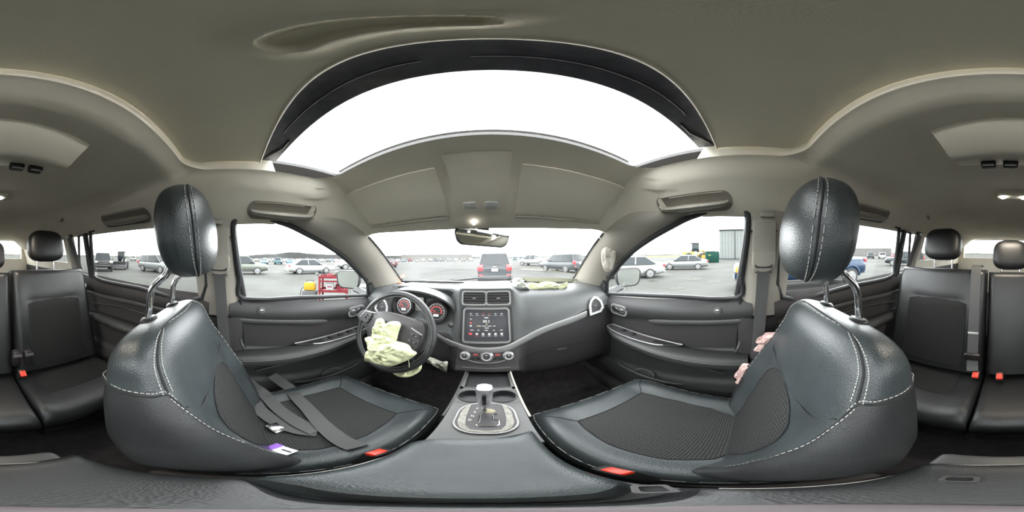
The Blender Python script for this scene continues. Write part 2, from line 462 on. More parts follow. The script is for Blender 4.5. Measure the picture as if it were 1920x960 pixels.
# A pillars
for s in (-1, 1):
    Aq = smooth_path([(s * x, y, roof_z(x, y) + .004) for x, y in ((.604, .16), (.594, .28), (.580, .40), (.556, .51))] + [(s * .545, .606, roof_z(.545, .606) + .003), (s * .565, .78, .018), (s * .60, 1.05, -.178), (s * .60, 1.12, -.24)], 10)
    Bq = smooth_path([Vector((-s * p.x - s * .004, p.y, p.z)) for p in [side_pt(px, py, -1) for px, py in ((470, 404), (500, 407.5), (540, 418), (575, 434.5), (610, 453.5), (640, 474), (663, 494), (684, 518), (697, 540), (706, 556), (716, 575))]], 6) if 1 else smooth_path([(s * .625, .13, .168), (s * .643, .27, .118), (s * .662, .42, .072), (s * .685, .57, .004), (s * .712, .80, -.17), (s * .718, .93, -.29)], 6)
    Aq = [Aq[round(i * (len(Aq) - 1) / 24)] for i in range(25)]; Bq = [Bq[round(i * (len(Bq) - 1) / 24)] for i in range(25)]
    rows = []
    for a, b in zip(Aq, Bq):
        row = []
        for k in range(9):
            t = k / 8; p = a.lerp(b, t); bulge = math.sin(PI * t) * .022
            row.append(p + Vector((-s * .75, -.6, -.25)).normalized() * bulge)
        rows.append(row)
    mb = MB().grid(rows)
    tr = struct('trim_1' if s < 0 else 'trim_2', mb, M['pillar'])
    part('glass_seal', MB().tube([p for p in Aq if p.y > .60], .006, 6), M['rubber'], tr)

# roof side rails between the headliner and the door glass
for s in (-1, 1):
    rows = []
    for k in range(61):
        y = lerp(.16, -2.36, k / 60); t = ss(-.7, -1.1, y)
        hx = .625 if y > -.0 else .64
        a = Vector((s * lerp(.618, .64, ss(.15, -.1, y)), y, roof_z(.63, y))); zt = pl([(-2.4, .20), (-1.05, .165), (-.8, .172), (-.14, .178), (.02, .172), (.10, .168), (.16, .165)], y)
        b = Vector((s * (sx(zt) + .016), y, zt - .004)); row = []
        for j in range(6): row.append(a.lerp(b, j / 5) - Vector((s * .010 * math.sin(PI * j / 5), 0, 0)))
        rows.append(row)
    struct('trim_7' if s < 0 else 'trim_8', MB().grid(rows), M['headliner'])

# windscreen
def ws_bot(x): return Vector((x, 1.16 - .10 * (x / .6) ** 2, -.185))
def ws_top(x): return Vector((x * .93, front_y(x * .93) + .004, roof_z(x * .93, front_y(x * .93)) - .002))
rows = [[ws_top(-.6 + 1.2 * k / 24).lerp(ws_bot(-.6 + 1.2 * k / 24), j / 8) for k in range(25)] for j in range(9)]
win1 = struct('window_1', MB().grid(rows), M['glass'])
part('frit_band', MB().ribbon([ws_bot(-.6 + 1.2 * k / 24) + Vector((0, -.012, .012)) for k in range(25)], (0, -.7, .45), .02, .003), M['black'], win1)

# doors: inner panel, ledge, armrest ...
def belt(y): return -.197 - .105 * y if y > 0 else -.197 - .055 * y
PROF = [(.02, .716), (.0, .702), (-.012, .690), (-.045, .682), (-.075, .686), (-.092, .700), (-.10, .708), (-.24, .712), (-.262, .700), (-.285, .690), (-.44, .700), (-.47, .684), (-.53, .676), (-.60, .684), (-.66, .698), (-.76, .702)]
def door_x(zr): return pl(sorted(PROF), zr)
def door_grid(s, ya, yb, ny, mb):
    rows = []
    for i in range(ny + 1):
        y = lerp(ya, yb, i / ny); row = []
        for k in range(61):
            zr = .02 - .78 * k / 60
            row.append((s * door_x(zr), y, belt(y) + zr))
        rows.append(row)
    return mb.grid(rows)
FW = [(456, 559), (449, 520), (441, 470), (437, 432), (440, 413), (452, 407), (500, 410), (540, 421), (575, 438), (610, 457), (640, 477), (662, 497), (682, 520), (694, 540), (698, 552), (640, 555), (560, 558)]
front_outline = [side_pt(px, py, -1) for px, py in FW]
rear_outline = [Vector((-sx(z), y, z)) for y, z in ((-.145, -.187), (-.48, -.168), (-.805, -.150), (-.822, -.06), (-.80, .13), (-.775, .160), (-.55, .172), (-.30, .172), (-.16, .165), (-.145, .14))]
door_no = 0
for s in (-1, 1):
    mir = lambda p: Vector((-s * p.x, p.y, p.z))
    # ---- front door
    door_no += 1
    d = struct('door_%d' % door_no, door_grid(s, -.02, 1.0, 40, MB()), M['door'], loc=(s * .70, .4, -.6))
    out = [mir(p) for p in front_outline]
    part('window_seal', MB().tube(smooth_path(out, 4, True), .011, 8, closed=True), M['rubber'], d)
    # upper frame: dark metal between the seal and the lining
    part('window_frame', MB().tube(smooth_path([p + Vector((s * .012, 0, .006)) for p in out[:13]], 4), .016, 8), M['cblack'], d)
    strip = [Vector((s * (door_x(-.088) - .004), y, belt(y) - .088 - .012 * ss(.2, .5, y))) for y in [-.01 + .47 * k / 16 for k in range(17)]]
    part('trim_strip', MB().tube(strip, [.013] * 15 + [.011, .006], 10, flat=(1, .55), up=(0, 0, 1)), M['silver'] if 0 else M['console'], d, 'lighter grey trim strip')
    # dark recess panel
    rows = [[(s * (door_x(-.11 - .125 * k / 6) - .0025), y, belt(y) - .112 - .125 * k / 6) for k in range(7)] for y in [-.005 + .62 * j / 12 for j in range(13)]]
    part('insert_panel', MB().grid(rows), M['door_low'], d, 'dark recessed panel')
    # armrest: swept ledge
    secs = []
    for k in range(29):
        y = .0 + .78 * k / 28; t = k / 28
        ax_ = .668 - .022 * math.sin(PI * min(1, t * 1.15)) + .03 * ss(.82, 1, t); hz = .034 - .012 * t; az = -.487 + .022 * t
        hx = .052 - .022 * ss(.75, 1, t)
        secs.append([(s * (ax_ + hx * math.copysign(abs(math.cos(a)) ** .6, math.cos(a))), y, az + hz * math.copysign(abs(math.sin(a)) ** .6, math.sin(a))) for a in [2 * PI * q / 20 for q in range(20)]])
    arm = part('armrest', MB().loft(secs), M['door'], d)
    part('piping', MB().tube([Vector((s * (.668 - .022 * math.sin(PI * min(1, t * 1.15)) + .03 * ss(.82, 1, t) - (.052 - .022 * ss(.75, 1, t)) * .99), .78 * t, -.487 + .022 * t + .012)) for t in [k / 28 for k in range(28)]], .003, 6), M['console'], arm)
    # pull-cup and switch panel on the ledge
    top = lambda t, u: Vector((s * (.640 + u), .78 * t, -.487 + .022 * t + .0355 - .012 * t))
    o2 = [top(.36, .052), top(.50, .054), top(.66, .054), top(.82, .056), top(.93, .052), top(.93, .012), top(.82, -.012), top(.66, -.014), top(.52, -.004), top(.42, .02)]
    sp = part('switch_panel', MB().prism(smooth_path(o2, 3, True), (0, 0, .004)), M['dash_low'], d)
    part('silver_rim', MB().tube(smooth_path([p + Vector((0, 0, .005)) for p in o2[:5]], 4), .0042, 8), M['silver'], sp)
    part('silver_rim', MB().tube(smooth_path([p + Vector((0, 0, .004)) for p in (o2[4], o2[5], o2[6], o2[7], o2[8], top(.46, .012))], 4), .0035, 8), M['silver'], sp)
    part('pull_cup', MB().prism(smooth_path([top(.40, .046) + Vector((0, 0, .0042)), top(.53, .046) + Vector((0, 0, .0042)), top(.52, .012) + Vector((0, 0, .0042)), top(.45, .022) + Vector((0, 0, .0042))], 4, True), (0, 0, .001)), M['black'], sp)
    for k, (t, u) in enumerate([(.60, .028), (.68, .028), (.76, .028), (.84, .030)] if s < 0 else [(.70, .028), (.79, .03)]):
        b_ = part('switch', MB().box(top(t, u) + Vector((0, 0, .008)), (.022, .030, .010), bevel=.003), M['black'], sp)
        part('switch_tip', MB().box(top(t, u) + Vector((0, .008, .0125)), (.018, .006, .004), bevel=.001), M['chrome'], b_)
    # inner handle
    h0 = Vector((s * .694, .665, -.322))
    cup = part('handle_bezel', MB().xf(lambda p: p) if 0 else MB().frame([(s * .690, h0.y + a, h0.z + b) for a, b in rrect(.135, .066, .028)], [(s * .688, h0.y + a, h0.z + b) for a, b in rrect(.11, .045, .02)], (-s * .006, 0, 0)), M['silver'], d)
    part('handle_pocket', MB().prism([(s * .693, h0.y + a, h0.z + b) for a, b in rrect(.115, .05, .022)], (-s * .003, 0, 0)), M['black'], cup)
    part('door_handle', MB().tube([h0 + Vector((-s * .008, .045, .008)), h0 + Vector((-s * .020, .01, .010)), h0 + Vector((-s * .022, -.03, .004)), h0 + Vector((-s * .008, -.046, -.002))], [.008, .011, .013, .009], 10, flat=(1.1, .5), up=(0, 0, 1)), M['chrome'], d, 'chrome inner door handle')
    # lock pin
    kz = belt(.12) - .03
    lk = part('lock_knob', MB().lathe([(.017, 0), (.017, .004), (.012, .006), (.0, .006)], (s * .684, .12, kz), (-s, 0, .35), 16), M['console'], d)
    part('knob_tip', MB().ellipsoid((s * .677, .12, kz + .003), (.005, .009, .004), nu=12, nv=8), M['chrome'], lk)
    # lower ridge and map pocket
    part('crease', MB().tube(smooth_path([(s * .690, .10, belt(.1) - .39), (s * .683, .22, belt(.22) - .345), (s * .68, .42, belt(.42) - .305), (s * .69, .66, belt(.66) - .265)], 5), .006, 8), M['door'], d)
    pk = part('map_pocket', MB().tube(smooth_path([(s * .684, .28, belt(.28) - .50), (s * .668, .36, belt(.36) - .492), (s * .664, .50, belt(.50) - .478), (s * .672, .66, belt(.66) - .455)], 5), .009, 8), M['door'], d)
    part('bottle_ring', MB().tube([(s * (.655 + .03 * abs(math.sin(a))), .47 + .055 * math.cos(a), belt(.47) - .452 + .012 * math.sin(a)) for a in [PI * q / 12 for q in range(13)]], .005, 8), M['door'], pk)
    # ---- front door glass + sail panel
    g = struct('window_%d' % (2 if s < 0 else 3), MB().prism([p + Vector((s * .012, 0, 0)) for p in out], (s * .004, 0, 0)), M['glass'])
    # ---- rear door
    door_no += 1
    d = struct('door_%d' % door_no, door_grid(s, -1.02, -.11, 36, MB()), M['door_low'], loc=(s * .70, -.55, -.6))
    out = [mir(p) for p in rear_outline]
    part('window_seal', MB().tube(smooth_path(out, 4, True), .012, 8, closed=True), M['rubber'], d)
    strip = [Vector((s * (door_x(-.088) - .004), y, belt(y) - .088 - .02 * ss(.5, .8, -y))) for y in [-.92 + .70 * k / 16 for k in range(17)]]
    part('trim_strip', MB().tube(strip, [.006, .011] + [.013] * 15, 10, flat=(1, .55), up=(0, 0, 1)), M['console'], d, 'lighter grey trim strip')
    secs = []
    for k in range(21):
        y = -.85 + .62 * k / 20; t = k / 20; hz = .022 + .01 * math.sin(PI * t); hx = .02 + .03 * math.sin(PI * t) ** .5
        secs.append([(s * (.675 + hx * math.cos(a)), y, -.40 - .02 * t + hz * math.sin(a)) for a in [2 * PI * q / 16 for q in range(16)]])
    part('armrest', MB().loft(secs), M['door'], d)
    part('crease', MB().tube([(s * .700, -.86, -.33), (s * .704, -.6, -.30), (s * .704, -.3, -.325)], .006, 8), M['door'], d)
    part('door_handle', MB().tube([(s * .688, -.36, -.315), (s * .668, -.33, -.31), (s * .688, -.27, -.315)], .009, 8, flat=(1, .6), up=(0, 0, 1)), M['chrome'], d, 'chrome inner door handle')
    bar = MB().box((s * (sx(0) + .004), -.838, 0), (.02, .03, .34), Matrix.Rotation(s * .225, 3, 'Y') @ Matrix.Identity(3))
    part('division_bar', MB().tube([(s * (sx(-.15) - .004), -.845, -.15), (s * (sx(.15) - .004), -.84, .15)], .016, 8), M['rubber'], d)
    part('window_seal', MB().tube([(s * (sx(z)), y, z) for y, z in ((-.875, -.14), (-.985, -.13), (-.965, .0), (-.93, .135), (-.87, .145))], .010, 8, closed=True), M['rubber'], d)
    g = struct('window_%d' % (4 if s < 0 else 5), MB().prism([p + Vector((s * .012, 0, 0)) for p in out], (s * .004, 0, 0)), M['tint'] if s < 0 else M['glass'])
    part('quarter_pane', MB().prism([(s * (sx(z) + .012), y, z) for y, z in ((-.86, -.145), (-.99, -.135), (-.965, .0), (-.93, .14), (-.86, .15))], (s * .004, 0, 0)), M['tint'] if s < 0 else M['glass'], g)
    # ---- B pillar
    rows = []
    for k in range(15):
        z = .200 - .47 * k / 14; row = []
        for j in range(9):
            y = -.172 + .190 * j / 8; row.append((s * (sx(z) - .026 * math.sin(PI * j / 8) ** .5 + .012), y + .035 * ss(.0, -.3, z) * 0 + .022 * ss(.1, -.25, z) - .012, z))
        rows.append(row)
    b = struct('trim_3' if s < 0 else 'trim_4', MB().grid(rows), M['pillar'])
    core = [[(s * (min(.71, sx(z)) + .030), y0_ + (y1_ - y0_) * j, z) for j in (0, 1)] for z, y0_, y1_ in ((.20, -.165, -.02), (0, -.165, -.01), (-.2, -.165, .005), (-.6, -.165, .03), (-1.0, -.16, .03))]
    part('pillar_core', MB().grid(core), M['rubber'], b)
    rows = []
    for k in range(9):
        z = -.27 - .75 * k / 8
        rows.append([(s * (.70 - .03 * math.sin(PI * j / 8) ** .5), -.125 + .17 * j / 8, z) for j in range(9)])
    part('lower_trim', MB().grid(rows), M['door_low'], b)
    part('seam_line', MB().box((s * (sx(.08) - .013), -.06, .085), (.012, .11, .003)), M['seam'], b)
    part('tether_cover', MB().box((s * (sx(.15) - .008), -.075, .140), (.02, .05, .016), bevel=.004), M['pillar'], b)
    mb = MB().box((s * (sx(-.02) - .028), -.065, .025), (.02, .085, .20), Matrix.Rotation(-s * .22, 3, 'Y'), bevel=.006)
    part('height_adjuster', mb, M['pillar'], b)
    # guide cup for the belt
    o = [(.040, .036), (-.040, .036), (-.042, -.005)] + [(-.042 * math.cos(q), -.005 - .036 * math.sin(q)) for q in [PI * k / 12 for k in range(1, 12)]] + [(.042, -.005)]
    lean = lambda a, c, h: (s * (sx(-.03 + c) - .022 - h), -.062 + a, -.03 + c)
    g_ = MB().grid([[lean(a * t, c * t, h) for a, c in o] for t, h in ((1.04, -.012), (1.0, .010), (.93, .018), (.5, .021), (.02, .021))], closed_u=True)
    part('belt_guide', g_, M['pillar'], b)
    part('guide_slot', MB().box((s * (sx(-.075) - .022), -.062, -.068), (.016, .070, .010), bevel=.004), M['seam'], b)
    # door aperture seal on the pillar
    part('aperture_seal', MB().tube(smooth_path([(s * (sx(.16) - .004), -.004, .165), (s * (sx(.0) - .004), .004, 0), (s * (sx(-.2) - .004), .030, -.2), (s * .696, .05, -.45), (s * .696, .055, -.95)], 6), .006, 8), M['rubber'], b)

# rear side walls with quarter glass, tail wall, tail glass, floor, bulkhead
for s, nm in ((-1, 'wall_left'), (1, 'wall_right')):
    mb = MB(); q0, q1, zb, zt = -1.16, -1.95, -.06, .13
    def wx(z): return s * (.715 - (.10 * ss(-.25, .25, z)))
    def patch(ya, yb, za, zb_):
        mb.grid([[(wx(lerp(za, zb_, k / 6)), lerp(ya, yb, j / 4), lerp(za, zb_, k / 6)) for k in range(7)] for j in range(5)])
    patch(-1.0, -2.42, -1.02, zb); patch(-1.0, -2.42, zt, .26); patch(-1.0, q0, zb, zt); patch(q1, -2.42, zb, zt)
    w = struct(nm, mb, M['pillar'] if 0 else M['headliner'], loc=(s * .7, -1.7, -.4))
    mb = MB(); patch(-1.005, -2.41, -1.0, -.14); mb.xf(lambda p: p - Vector((s * .006, 0, 0)))
    part('lower_trim', mb, M['door_low'], w)
    mb = MB()
    mb.grid([[(wx(lerp(-.14, .2, k / 6)) - s * (.022 * math.sin(PI * j / 6)), lerp(-1.0, -1.12, j / 6), lerp(-.14, .2, k / 6)) for j in range(7)] for k in range(7)])
    part('pillar_trim', mb, M['pillar'], w)
    part('quarter_pane', MB().prism([(wx(zb) + s * .005, q0, zb), (wx(zb) + s * .005, q1, zb), (wx(zt) + s * .005, q1, zt), (wx(zt) + s * .005, q0, zt)], (s * .004, 0, 0)), M['tint'], w)
mb = MB()
mb.box((0, -2.42, -.55), (1.44, .05, .98)); mb.box((0, -2.40, .235), (1.36, .05, .06)); mb.box((-.655, -2.41, .07), (.09, .05, .34)); mb.box((.655, -2.41, .07), (.09, .05, .34))
wr = struct('wall_back', mb, M['headliner'])
struct('window_6', MB().box((0, -2.43, .075), (1.24, .006, .30)), M['tint'])
mb = MB().box((0, -.65, -1.03), (1.46, 3.7, .04))
for s in (-1, 1): mb.box((s * .69, -.1, -.98), (.08, 2.4, .12), bevel=.02)
fl = struct('floor', mb, M['carpet'])
mb = MB().box((0, 1.19, -.62), (1.46, .04, .86)); mb.box((0, 1.0, -.95), (1.40, .42, .03), Matrix.Rotation(.5, 3, 'X'))
struct('wall_front', mb, M['carpet'])
for s in (-1, 1):   # cowl sides that close the body ahead of the doors
    mb = MB().box((s * .72, 1.06, -.6), (.04, .32, .86))
    struct('trim_5' if s < 0 else 'trim_6', mb, M['door_low'])
# =================================================================== DASHBOARD
def prof_mid(): return [(1.16, -.195), (1.08, -.160), (.95, -.150), (.85, -.151), (.803, -.160), (.782, -.240), (.732, -.412), (.722, -.445), (.684, -.530), (.676, -.572), (.80, -.600)]
def prof_pass(x):
    a = [(1.14, -.205), (1.06, -.175), (.95, -.168), (.87, -.174), (.815, -.205), (.775, -.285), (.752, -.375), (.744, -.402), (.740, -.52), (.765, -.68), (.92, -.74)]
    b = [(1.06, -.205), (.99, -.182), (.93, -.180), (.86, -.188), (.815, -.208), (.785, -.250), (.765, -.300), (.758, -.325), (.742, -.50), (.765, -.68), (.92, -.74)]
    t = ss(.25, .56, x); return [(lerp(p[0], q[0], t), lerp(p[1], q[1], t)) for p, q in zip(a, b)]
def prof_driver(x):
    a = [(1.14, -.205), (1.06, -.175), (.95, -.166), (.88, -.166), (.862, -.185), (.850, -.295), (.800, -.392), (.780, -.418), (.752, -.54), (.77, -.68), (.92, -.74)]
    b = [(1.06, -.205), (.99, -.182), (.93, -.180), (.86, -.188), (.815, -.208), (.785, -.262), (.765, -.345), (.758, -.370), (.742, -.50), (.765, -.68), (.92, -.74)]
    t = ss(.50, .58, -x); return [(lerp(p[0], q[0], t), lerp(p[1], q[1], t)) for p, q in zip(a, b)]
def dash_prof(x):
    m = prof_mid(); o = prof_pass(x) if x > 0 else prof_driver(x); t = ss(.128, .185, abs(x - .005))
    return [(lerp(p[0], q[0], t), lerp(p[1], q[1], t)) for p, q in zip(m, o)]
xs = [-.705 + .705 * 2 * k / 90 for k in range(91)]
rows = [smooth_path([(x, y, z) for y, z in dash_prof(x)], 5) for x in xs]
top_rows = [r[:33] for r in rows]; low_rows = [r[32:] for r in rows]
dash = thing('dashboard', 'grey dashboard with centre touchscreen, round knobs, vents and torn airbag lid', 'dashboard', (0, .85, -.6))
mbd = MB().grid(top_rows); part('dash_pad', mbd, M['dash'], dash)
mbl = MB().grid(low_rows); part('lower_panel', mbl, M['dash_low'], dash)
full = MB().grid(rows)
DB = BVHTree.FromPolygons([tuple(p) for p in full.v], full.f)
def on_dash(px, py, off=.004):
    p, n = cast(DB, px, py, off); return p if p is not None else aty(px, py, 1.0)
# satin trim that sweeps from the wheel under the screen up to the right vent
tp = [on_dash(px, py, .009) for px, py in ((800, 616), (818, 627), (840, 640), (866, 651), (890, 656.5), (912, 657.5), (935, 656), (957, 650), (985, 634), (1015, 621), (1045, 610), (1075, 598), (1098, 588))]
part('silver_trim', MB().tube(smooth_path(tp, 5), [.015] * 5 + [.019] * 5 + [.025] * 35 + [.024] * 16, 14, flat=(1, .24), up=(0, -.35, 1)), M['trim_silver'], dash, 'satin silver sweep trim')

def panel_fn(P, e1, e2):
    P, e1, e2 = Vector(P), Vector(e1).normalized(), Vector(e2); e2 = (e2 - e1 * e2.dot(e1)).normalized(); n = e1.cross(e2)
    return (lambda a, b, h=0: P + e1 * a + e2 * b + n * h), e1, e2, n
def vent(f, w, h, parent, shape=None, slats=4, ring=.007, frame_mat='silver'):
    o = shape or rrect(w, h, .011)
    n_ = len(o); big = [(a * (1 + 2 * ring / w), b * (1 + 2 * ring / h)) for a, b in o]
    v = part('air_vent', MB().frame([f(a, b, .000) for a, b in big], [f(a, b, .000) for a, b in o], f(0, 0, .009) - f(0, 0, 0)), M[frame_mat], parent, 'pale vent surround')
    part('vent_cavity', MB().prism([f(a, b, .0005) for a, b in o], f(0, 0, .0012) - f(0, 0, 0)), M['black'], v)
    for k in range(slats):
        b = -h / 2 + h * (k + .7) / (slats + .4)
        ws = max([a for a, bb in o if abs(bb - b) < h / 4] or [w / 2]); wl = min([a for a, bb in o if abs(bb - b) < h / 4] or [-w / 2])
        part('slat', MB().prism([f(wl, b, .002), f(ws, b, .002), f(ws, b - .004, .009), f(wl, b - .004, .009)], f(0, .0022, 0) - f(0, 0, 0)), M['dash_low'], v)
    part('vent_tab', MB().box(f(0, -.002, .009), (.016, .005, .005), bevel=.001), M['silver'], v)
    return v
XC = .006
fv, *_ = panel_fn((XC, .786, -.199), (1, 0, 0), (0, .25, .97))
part('vent_housing', MB().frame([fv(a, b, .001) for a, b in rrect(.262, .092, .022)], [fv(a, b, .001) for a, b in rrect(.234, .068, .014)], fv(0, 0, .007) - fv(0, 0, 0)), M['console'], dash, 'lighter grey housing')
vent(lambda a, b, h=0: fv(a - .0575, b, h), .106, .058, dash)
vent(lambda a, b, h=0: fv(a + .0575, b, h), .106, .058, dash)
# outer vents
rv, *_ = panel_fn(on_dash(1113, 573, .012), (1, -.05, 0), (0, .35, .94))
vsh = [(-.034, -.040), (.020, -.034), (.040, -.016), (.036, .014), (.018, .036), (.004, .040), (-.016, .026), (-.028, .004)]
vent(rv, .074, .08, dash, shape=vsh, slats=5, ring=.014, frame_mat='trim_silver')
lv, *_ = panel_fn(on_dash(719, 575, .012), (1, .05, 0), (0, .35, .94))
vent(lv, .074, .08, dash, shape=[(-a, b) for a, b in vsh][::-1], slats=5, ring=.012, frame_mat='trim_silver')
for k in range(2):
    part('vent_wheel_mark', MB().box(rv(.030 + .008 * k, -.052 + .004 * k, .012), (.005, .003, .002)), M['black'], dash)
# touchscreen
fs, e1, e2, nn = panel_fn((XC, .754, -.334), (1, 0, 0), (0, .28, .96))
scr = part('touchscreen', MB().prism([fs(a, b, -.004) for a, b in rrect(.200, .162, .012)], fs(0, 0, .010) - fs(0, 0, 0)), M['screen'], dash)
part('screen_bezel', MB().frame([fs(a, b, 0) for a, b in rrect(.218, .182, .018)], [fs(a, b, 0) for a, b in rrect(.202, .164, .012)], fs(0, 0, .011) - fs(0, 0, 0)), M['silver'], dash, 'bright screen surround')
part('stack_plate', MB().frame([fs(a, b, 0) for a, b in rrect(.244, .205, .020)], [fs(a, b, 0) for a, b in rrect(.218, .182, .018)], fs(0, 0, .004) - fs(0, 0, 0)), M['dash_low'], dash)
def stext(body, a, b, size, m='ui'): text('screen_text', body, size, M[m], scr, fs(a, b, .0066), e1, e2)
def sbox(a, b, w, h, m): part('screen_icon', MB().prism([fs(a + u, b + v, .0062) for u, v in rrect(w, h, min(w, h) * .3, 2)], fs(0, 0, .0004) - fs(0, 0, 0)), M[m], scr)
stext('88.5', .0, .022, .019)
for a_, b_, w_, h_, m_ in [(0, .041, .018, .0045, 'ui'), (.001, .008, .007, .004, 'ui_y'), (-.034, -.001, .020, .0030, 'ui_y'), (-.010, -.001, .018, .0026, 'ui'), (.014, -.001, .020, .0026, 'ui'), (.036, -.001, .012, .0028, 'ui'), (.002, -.011, .020, .0030, 'ui'), (-.066, -.023, .016, .0032, 'ui'), (-.036, -.023, .009, .0032, 'ui'), (0, -.023, .016, .0036, 'ui'), (.034, -.023, .009, .0032, 'ui'), (.068, -.023, .013, .0032, 'ui')]:
    sbox(a_, b_, w_, h_, m_)
for k in range(6): sbox(-.073 + .029 * k, .060, .007, .004, 'ui' if k not in (2, 3) else 'ui_r'); sbox(-.070 + .028 * k, .052, .016, .0012, 'ui')
for b in (.014, ): sbox(-.072, b, .012, .007, 'ui_r')
sbox(-.072, -.001, .009, .008, 'ui'); sbox(-.072, .033, .008, .004, 'ui')
sbox(-.072, -.042, .016, .012, 'ui_r')
for k in range(5): sbox(-.043 + .028 * k, -.042, .011, .010, 'ui' if k % 2 else 'print'); sbox(-.043 + .028 * k, -.052, .016, .002, 'ui_r' if k < 1 else 'ui')
# climate panel
fh, h1, h2, hn = panel_fn((XC, .702, -.488), (1, 0, 0), (0, .41, .91))
cl = part('climate_panel', MB().prism([fh(a, b, -.004) for a, b in [(-.125, .034), (.125, .034), (.125, -.01), (.09, -.034), (0, -.044), (-.09, -.034), (-.125, -.01)]], fh(0, 0, .006) - fh(0, 0, 0)), M['dash_low'], dash)
for a, r in ((-.094, .0205), (0, .025), (.094, .0205)):
    kb = part('climate_knob', MB().lathe([(r * 1.18, .001), (r * 1.18, .004), (r, .006), (r * .92, .017), (r * .80, .019), (r * .62, .017), (0, .0165)], fh(a, .002, 0), hn, 28), M['silver'], dash, 'silver ringed knob')
    part('knob_cap', MB().lathe([(r * .62, .0168), (r * .55, .019), (0, .0192)], fh(a, .002, 0), hn, 20), M['dash_low'], kb)
    part('knob_mark', MB().box(fh(a, .002 + r * .3, .0198), (.006, .002, .004)), M['print'], kb)
for a in (-.047, .047):
    part('control_mark', MB().prism([fh(a + u, .010 + v, .0021) for u, v in rrect(.022, .007, .002, 2)], fh(0, 0, .0004) - fh(0, 0, 0)), M['gauge_r'], cl)
    for q in (-.012, .012): part('climate_button', MB().box(fh(a + q, -.010, .004), (.016, .006, .005), bevel=.001), M['black'], cl)
part('chrome_arc', MB().tube(smooth_path([fh(-.08, -.020, .003), fh(-.045, -.030, .003), fh(0, -.034, .003), fh(.045, -.030, .003), fh(.08, -.020, .003)], 5), .0015, 6), M['silver'], cl)
part('pocket_lip', MB().tube([fh(-.10, -.062, .002), fh(0, -.066, .002), fh(.10, -.062, .002)], .003, 8), M['console'], dash)
# small print under the centre vents
for k, a in enumerate((-.075, -.058, -.040, .045, .060, .078)):
    part('tell_tale', MB().box(fv(a, -.054, .004), (.005, .002, .003)), M['print'], dash)
# start button
sb, b1, b2, bn = panel_fn(on_dash(848, 608, .003), (1, 0, 0), (0, .3, .95))
st = part('start_button', MB().lathe([(.019, 0), (.019, .006), (.014, .008), (.013, .006), (0, .007)], sb(0, 0), bn, 24), M['console'], dash)
part('button_ring', MB().lathe([(.0085, .006), (.0085, .010), (.006, .0105), (.006, .0075)], sb(0, 0), bn, 20), M['silver'], st)
part('orange_lamp', MB().box(sb(.011, .006, .0075), (.004, .003, .001)), M['amber'], st)
# instrument cluster
arch = []
for k in range(25):
    a = PI * (-.06 + 1.12 * k / 24); arch.append((-.372 + .232 * math.cos(PI - a), .125 * max(-.25, math.sin(a)) ** 1 if math.sin(a) > 0 else .125 * math.sin(a)))
rows = []
for q, (y, sc, dz) in enumerate([(.900, .96, -.01), (.84, 1.0, -.002), (.785, 1.0, -.004), (.768, .985, -.008), (.770, .955, -.014), (.84, .90, -.016)]):
    rows.append([(-.372 + (x + .372) * sc, y + .03 * (1 - (z / .125)), -.286 + z * sc + dz) for x, z in arch])
part('cluster_hood', MB().grid(rows), M['dash'], dash)
part('cluster_face', MB().prism([(-.372 + a, .858 - .0 * b, -.275 + b) for a, b in rrect(.44, .20, .06)], (0, .006, 0)), M['black'], dash)
part('cluster_screen', MB().box((-.366, .845, -.268), (.055, .01, .085), bevel=.004), mat('pale_cluster_display', (.42, .42, .38), .4), dash)
for gx, gz in ((-.462, -.288), (-.262, -.300)):
    f, g1, g2, gn = panel_fn((gx, .836, gz), (1, 0, 0), (0, .28, .96))
    gp = part('gauge_pod', MB().lathe([(.066, -.02), (.066, .026), (.062, .030), (.057, .026), (.048, .004), (.048, 0), (0, 0)], f(0, 0), gn, 36), M['dash_low'], dash)
    part('gauge_face', MB().lathe([(.047, .001), (.047, .002), (0, .002)], f(0, 0), gn, 36), M['black'], gp)
    part('gauge_ring', MB().frame([f(.047 * math.cos(a), .047 * math.sin(a), .002) for a in [2 * PI * k / 40 for k in range(40)]], [f(.043 * math.cos(a), .043 * math.sin(a), .002) for a in [2 * PI * k / 40 for k in range(40)]], f(0, 0, .003) - f(0, 0, 0)), M['silver'], gp)
    part('red_dial', MB().frame([f(.033 * math.cos(a), .033 * math.sin(a), .0025) for a in [PI * (-.1 + 1.2 * k / 30) for k in range(31)] + []] , [f(.026 * math.cos(a), .026 * math.sin(a), .0025) for a in [PI * (-.1 + 1.2 * k / 30) for k in range(31)]], f(0, 0, .001) - f(0, 0, 0)), M['gauge_r'], gp)
    part('needle', MB().prism([f(-.004, -.004, .006), f(-.003, .005, .006), f(-.032, .010, .006)], f(0, 0, .001) - f(0, 0, 0)), M['gauge_r'], gp)
    for k in range(11):
        a = PI * (1.22 - 1.44 * k / 10)
        part('tick', MB().box(f(.039 * math.cos(a), .039 * math.sin(a), .003), (.0035, .0015, .0035)), M['print'], gp)
    part('dial_display', MB().prism([f(a, b - .022, .0028) for a, b in rrect(.03, .014, .003)], f(0, 0, .0006) - f(0, 0, 0)), M['ui'], gp)
